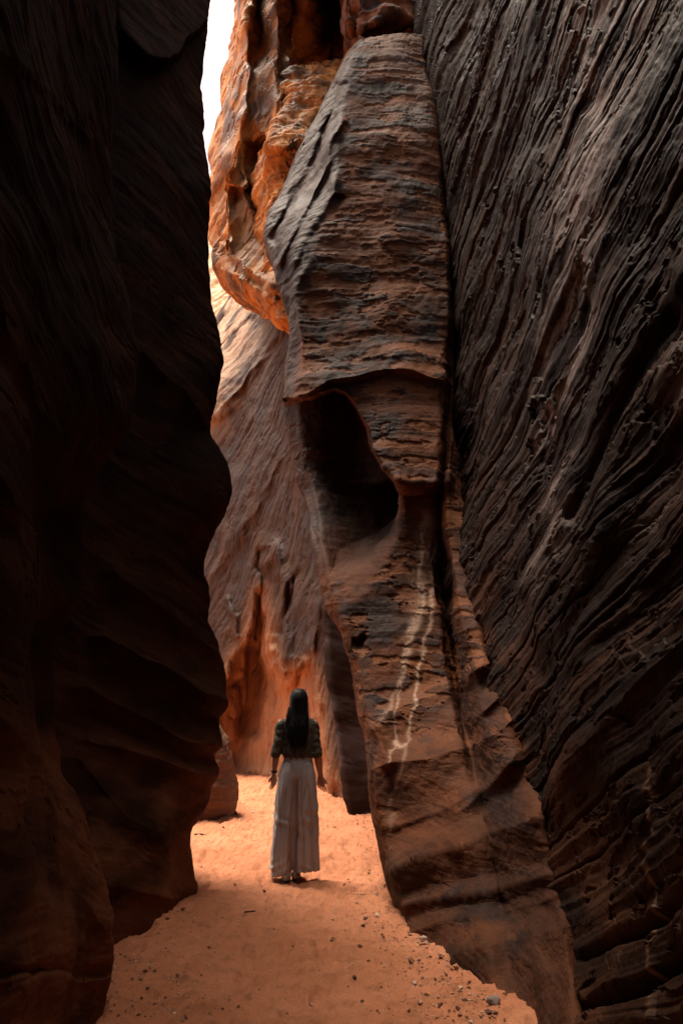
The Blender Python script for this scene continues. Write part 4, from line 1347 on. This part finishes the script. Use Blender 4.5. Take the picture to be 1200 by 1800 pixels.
for k in range(34):
    sx = -1 if k % 2 else 1
    z0 = random.uniform(1.40, 1.60)
    x0 = 0.014 + sx * random.uniform(0.080, 0.098)
    x1 = x0 + sx * random.uniform(0.002, 0.022)
    zb = random.uniform(1.14, 1.30)
    tube(bm, [(x0, -0.03 - random.uniform(0, 0.03), z0), (x1, -0.10 - random.uniform(0, 0.02), z0 - 0.13), (x1 - sx * random.uniform(0.0, 0.03), -0.135, zb)], [0.0022, 0.0028, 0.001], 6)
bmesh.ops.recalc_face_normals(bm, faces=bm.faces)
me = bpy.data.meshes.new("hair")
bm.to_mesh(me)
bm.free()
hair = finish("hair", me, M_hair, person)

# ---- sunglasses pushed up on the crown
bm = bmesh.new()
for sx in (-1, 1):
    ball(bm, (0.016 + sx * 0.034, 0.052, 1.708), 0.026, (1.05, 0.75, 0.22))
    tube(bm, [(0.016 + sx * 0.062, 0.055, 1.705), (0.016 + sx * 0.080, 0.0, 1.672), (0.016 + sx * 0.086, -0.035, 1.63)], [0.0035, 0.003, 0.003], 8)
tube(bm, [(0.016 - 0.02, 0.06, 1.716), (0.016 + 0.02, 0.06, 1.716)], [0.0035, 0.0035], 8)
bmesh.ops.recalc_face_normals(bm, faces=bm.faces)
me = bpy.data.meshes.new("sunglasses")
bm.to_mesh(me)
bm.free()
finish("sunglasses", me, M_lens, person)

# ---- bracelet on the left wrist
bm = bmesh.new()
w = Vector(WR[-1])
ax = (Vector(EL[-1]) - w).normalized()
for q, rr in ((0.012, 0.0046), (0.022, 0.0036)):
    c = w + ax * q
    u = ax.cross(Vector((0, 1, 0))).normalized()
    v = ax.cross(u)
    ring = [c + (u * math.cos(a) + v * math.sin(a)) * 0.0285 for a in [2 * math.pi * k / 18 for k in range(19)]]
    tube(bm, ring, [rr] * 19, 8)
bmesh.ops.recalc_face_normals(bm, faces=bm.faces)
me = bpy.data.meshes.new("bracelet")
bm.to_mesh(me)
bm.free()
finish("bracelet", me, M_black, person)

# ---- sandals
for sx in (-1, 1):
    fx, fy = FT[sx]
    bm = bmesh.new()
    out = []
    for k in range(28):
        a = 2 * math.pi * k / 28
        yy = math.sin(a)
        out.append((fx + math.cos(a) * (0.038 + 0.006 * yy) + sx * 0.008 * (yy + 0.3), fy + 0.02 + yy * 0.135))
    lo = [bm.verts.new((x_, y_, -0.006)) for x_, y_ in out]
    mi = [bm.verts.new((x_ * 1.0, y_, 0.016)) for x_, y_ in out]
    hi = [bm.verts.new((fx + (x_ - fx) * 0.94, fy + 0.02 + (y_ - fy - 0.02) * 0.97, 0.024)) for x_, y_ in out]
    for a_, b_ in ((lo, mi), (mi, hi)):
        for k in range(28):
            bm.faces.new((a_[k], a_[(k + 1) % 28], b_[(k + 1) % 28], b_[k]))
    bm.faces.new(lo[::-1])
    bm.faces.new(hi)
    me = bpy.data.meshes.new("sandal")
    bm.to_mesh(me)
    bm.free()
    sd = finish("sandal", me, M_black, person, smooth=False)
    for q, z0 in enumerate((0.034, 0.049, 0.064)):
        bm = bmesh.new()
        ring = []
        for k in range(13):
            a = math.pi * (1.0 + k / 12.0)
            ring.append((fx + math.cos(a) * 0.039, fy - 0.055 + math.sin(a) * 0.066, z0 + 0.004 * math.cos(2 * a)))
        tube(bm, ring, [0.0048] * 13, 8, ((0, 1, 0), 0.8))
        bmesh.ops.recalc_face_normals(bm, faces=bm.faces)
        me = bpy.data.meshes.new("strap")
        bm.to_mesh(me)
        bm.free()
        finish("strap", me, M_strap, sd)

# ================================================================== LOOSE STONES
def ground_at(px, py):
    """Where the sand lies under a point of the photograph."""
    dx, dv = (px - 600) / FPX, (900 - py) / FPX
    d = np.array([dx, CP - dv * SP, SP + dv * CP])
    t_ = -CAM[2] / d[2]
    p = CAM + d * t_
    return float(p[0]), float(p[1]), float(ground_z(np.array([p[0]]), np.array([p[1]]))[0])


M_grey_stone = simple_mat("grey_stone", (0.22, 0.17, 0.145), 0.85, 0.2, 0.3, 30, 0.004)
M_pale_stone = simple_mat("pale_stone", (0.55, 0.43, 0.34), 0.85, 0.2, 0.25, 40, 0.004)
M_dark_stone = simple_mat("dark_stone", (0.06, 0.032, 0.022), 0.9, 0.2, 0.3, 40, 0.004)


def stone(name, x, y, r, mat, seed, squash=0.65, rot=0.0, sink=0.25):
    bm = bmesh.new()
    bmesh.ops.create_icosphere(bm, subdivisions=4, radius=1.0)
    co = np.array([v.co for v in bm.verts], np.float32)
    rad = 1 + 0.34 * fbm(co * 0.9 + seed, 3, 1001 + seed) + 0.06 * fbm(co * 4 + seed, 3, 1011)
    co = co * rad[:, None] * np.array([1.15, 0.9, squash])
    for k in range(5):                                  # a few flat broken faces
        nrm = unit(np.random.RandomState(seed * 7 + k).normal(size=3))
        h = co @ nrm
        lim = 0.72 * h.max()
        co = np.where((h > lim)[:, None], co - nrm * (h - lim)[:, None] * 0.85, co)
    c, s_ = math.cos(rot), math.sin(rot)
    co = co @ np.array([[c, s_, 0], [-s_, c, 0], [0, 0, 1]]) * r
    for v, q in zip(bm.verts, co):
        v.co = q
    me = bpy.data.meshes.new(name)
    bm.to_mesh(me)
    bm.free()
    o = finish(name, me, mat)
    o.location = (x, y, float(ground_z(np.array([x]), np.array([y]))[0]) + r * squash * (1 - sink) * 0.6)
    return o


for k, (px, py, r, mat, lab, grp) in enumerate((
        (868, 1775, 0.034, M_grey_stone, "round grey stone on the sand at the foot of the right rock, largest loose stone", None),
        (744, 1659, 0.026, M_pale_stone, "pale angular stone on the sand close beside the buttress foot, nearer the camera", None),
        (662, 1606, 0.020, M_pale_stone, "small pale stone on open sand below and right of the walker", None),
        (444, 1427, 0.022, M_pale_stone, "small whitish stone on the bright sand between the boulder and the walker", None),
        (422, 1449, 0.020, M_pale_stone, "small pale stone on the sand in front of the rounded boulder", None),
        (410, 1432, 0.060, M_dark_stone, "dark clod of rubble tucked against the foot of the rounded boulder", None),
        (700, 1560, 0.020, M_dark_stone, "dark stone wedged under the left corner of the buttress foot", None))):
    x, y, z = ground_at(px, py)
    o = stone("stone", x, y, r, mat, 3 + k, 0.7, 0.7 * k)
    tag(o, lab, "stone")

# a low clod and a fallen twig on the sand
M_twig = simple_mat("dead_wood", (0.07, 0.04, 0.028), 0.9, 0.2, 0.3, 60, 0.003)


def twig(px0, py0, px1, py1, r, lab):
    a, b = Vector(ground_at(px0, py0)), Vector(ground_at(px1, py1))
    bm = bmesh.new()
    m = a.lerp(b, 0.45) + Vector((0.01, 0.012, 0.006))
    up = Vector((0, 0, r * 0.7))
    tube(bm, [a + up, m + up, b + up], [r, r * 0.9, r * 0.45], 8)
    side = m + (b - a).normalized().cross(Vector((0, 0, 1))) * 0.05 + (b - a) * 0.15
    tube(bm, [m + up, side + up], [r * 0.6, r * 0.3], 8)
    org = a.copy()
    bmesh.ops.translate(bm, verts=bm.verts, vec=-org)
    me = bpy.data.meshes.new("twig")
    bm.to_mesh(me)
    bm.free()
    o = finish("twig", me, M_twig)
    o.location = org
    tag(o, lab, "twig")


twig(343, 1474, 362, 1468, 0.014, "short dark twig lying in the shadow beside the black left rock")
twig(262, 1612, 272, 1626, 0.006, "thin dark twig on the sand at the near foot of the left rock")
twig(430, 1611, 466, 1610, 0.006, "long thin twig half buried in the open sand left of the middle")

# loose gravel along both edges of the path
rg = np.random.RandomState(5)
base = np.array([(1, 0, 0), (-1, 0, 0), (0, 1, 0), (0, -1, 0), (0, 0, 1), (0, 0, -1)], float)
faces0 = np.array([(0, 2, 4), (2, 1, 4), (1, 3, 4), (3, 0, 4), (2, 0, 5), (1, 2, 5), (3, 1, 5), (0, 3, 5)])
pts = []
for k in range(3200):
    py = rg.uniform(1405, 1800)
    lx = np.interp(py, [1405, 1440, 1480, 1570, 1680, 1800], [425, 400, 345, 345, 200, 180])
    rx = np.interp(py, [1405, 1440, 1580, 1640, 1700, 1800], [640, 655, 690, 725, 805, 900])
    q = rg.rand()
    if q < 0.60:
        px = rx - abs(rg.normal()) * (rx - lx) * 0.13
    elif q < 0.85:
        px = lx + abs(rg.normal()) * (rx - lx) * 0.18
    else:
        px = rg.uniform(lx, rx)
    pts.append(ground_at(px, py)[:2])
pts = np.array(pts)
gz = ground_z(pts[:, 0], pts[:, 1])
sz = np.clip(np.exp(rg.normal(math.log(0.0042), 0.6, len(pts))), 0.0016, 0.024)
edge_ = rg.rand(len(pts)) < 0.014
sz = np.where(edge_, rg.uniform(0.012, 0.03, len(pts)), sz)
VV, FF, TT = [], [], []
for k in range(len(pts)):
    b6 = base * (rg.uniform(0.5, 1.4, (6, 3)))
    q, _ = np.linalg.qr(rg.normal(size=(3, 3)))
    b6 = b6 @ q * np.array([1, 1, 0.7]) * sz[k] + np.array([pts[k, 0], pts[k, 1], gz[k] + sz[k] * 0.25])
    VV.append(b6)
    FF.append(faces0 + 6 * k)
    TT.append(np.full(6, rg.rand()))
tg = NT("gravel")
tone = tg.attr('tone')
tg.set(tg.bsdf.inputs['Base Color'], tg.ramp(tone, [(0.0, (0.07, 0.035, 0.022)), (0.35, (0.22, 0.10, 0.055)), (0.7, (0.40, 0.20, 0.11)), (1.0, (0.60, 0.46, 0.36))]))
tg.bsdf.inputs['Roughness'].default_value = 0.9
me = mesh_from_arrays("gravel", np.concatenate(VV), np.concatenate(FF), tg.m, {'tone': np.concatenate(TT)}, smooth=False)
gv = link(bpy.data.objects.new("gravel", me))
tag(gv, "loose gravel and grit scattered along the edges of the sandy path", "gravel", kind='stuff')
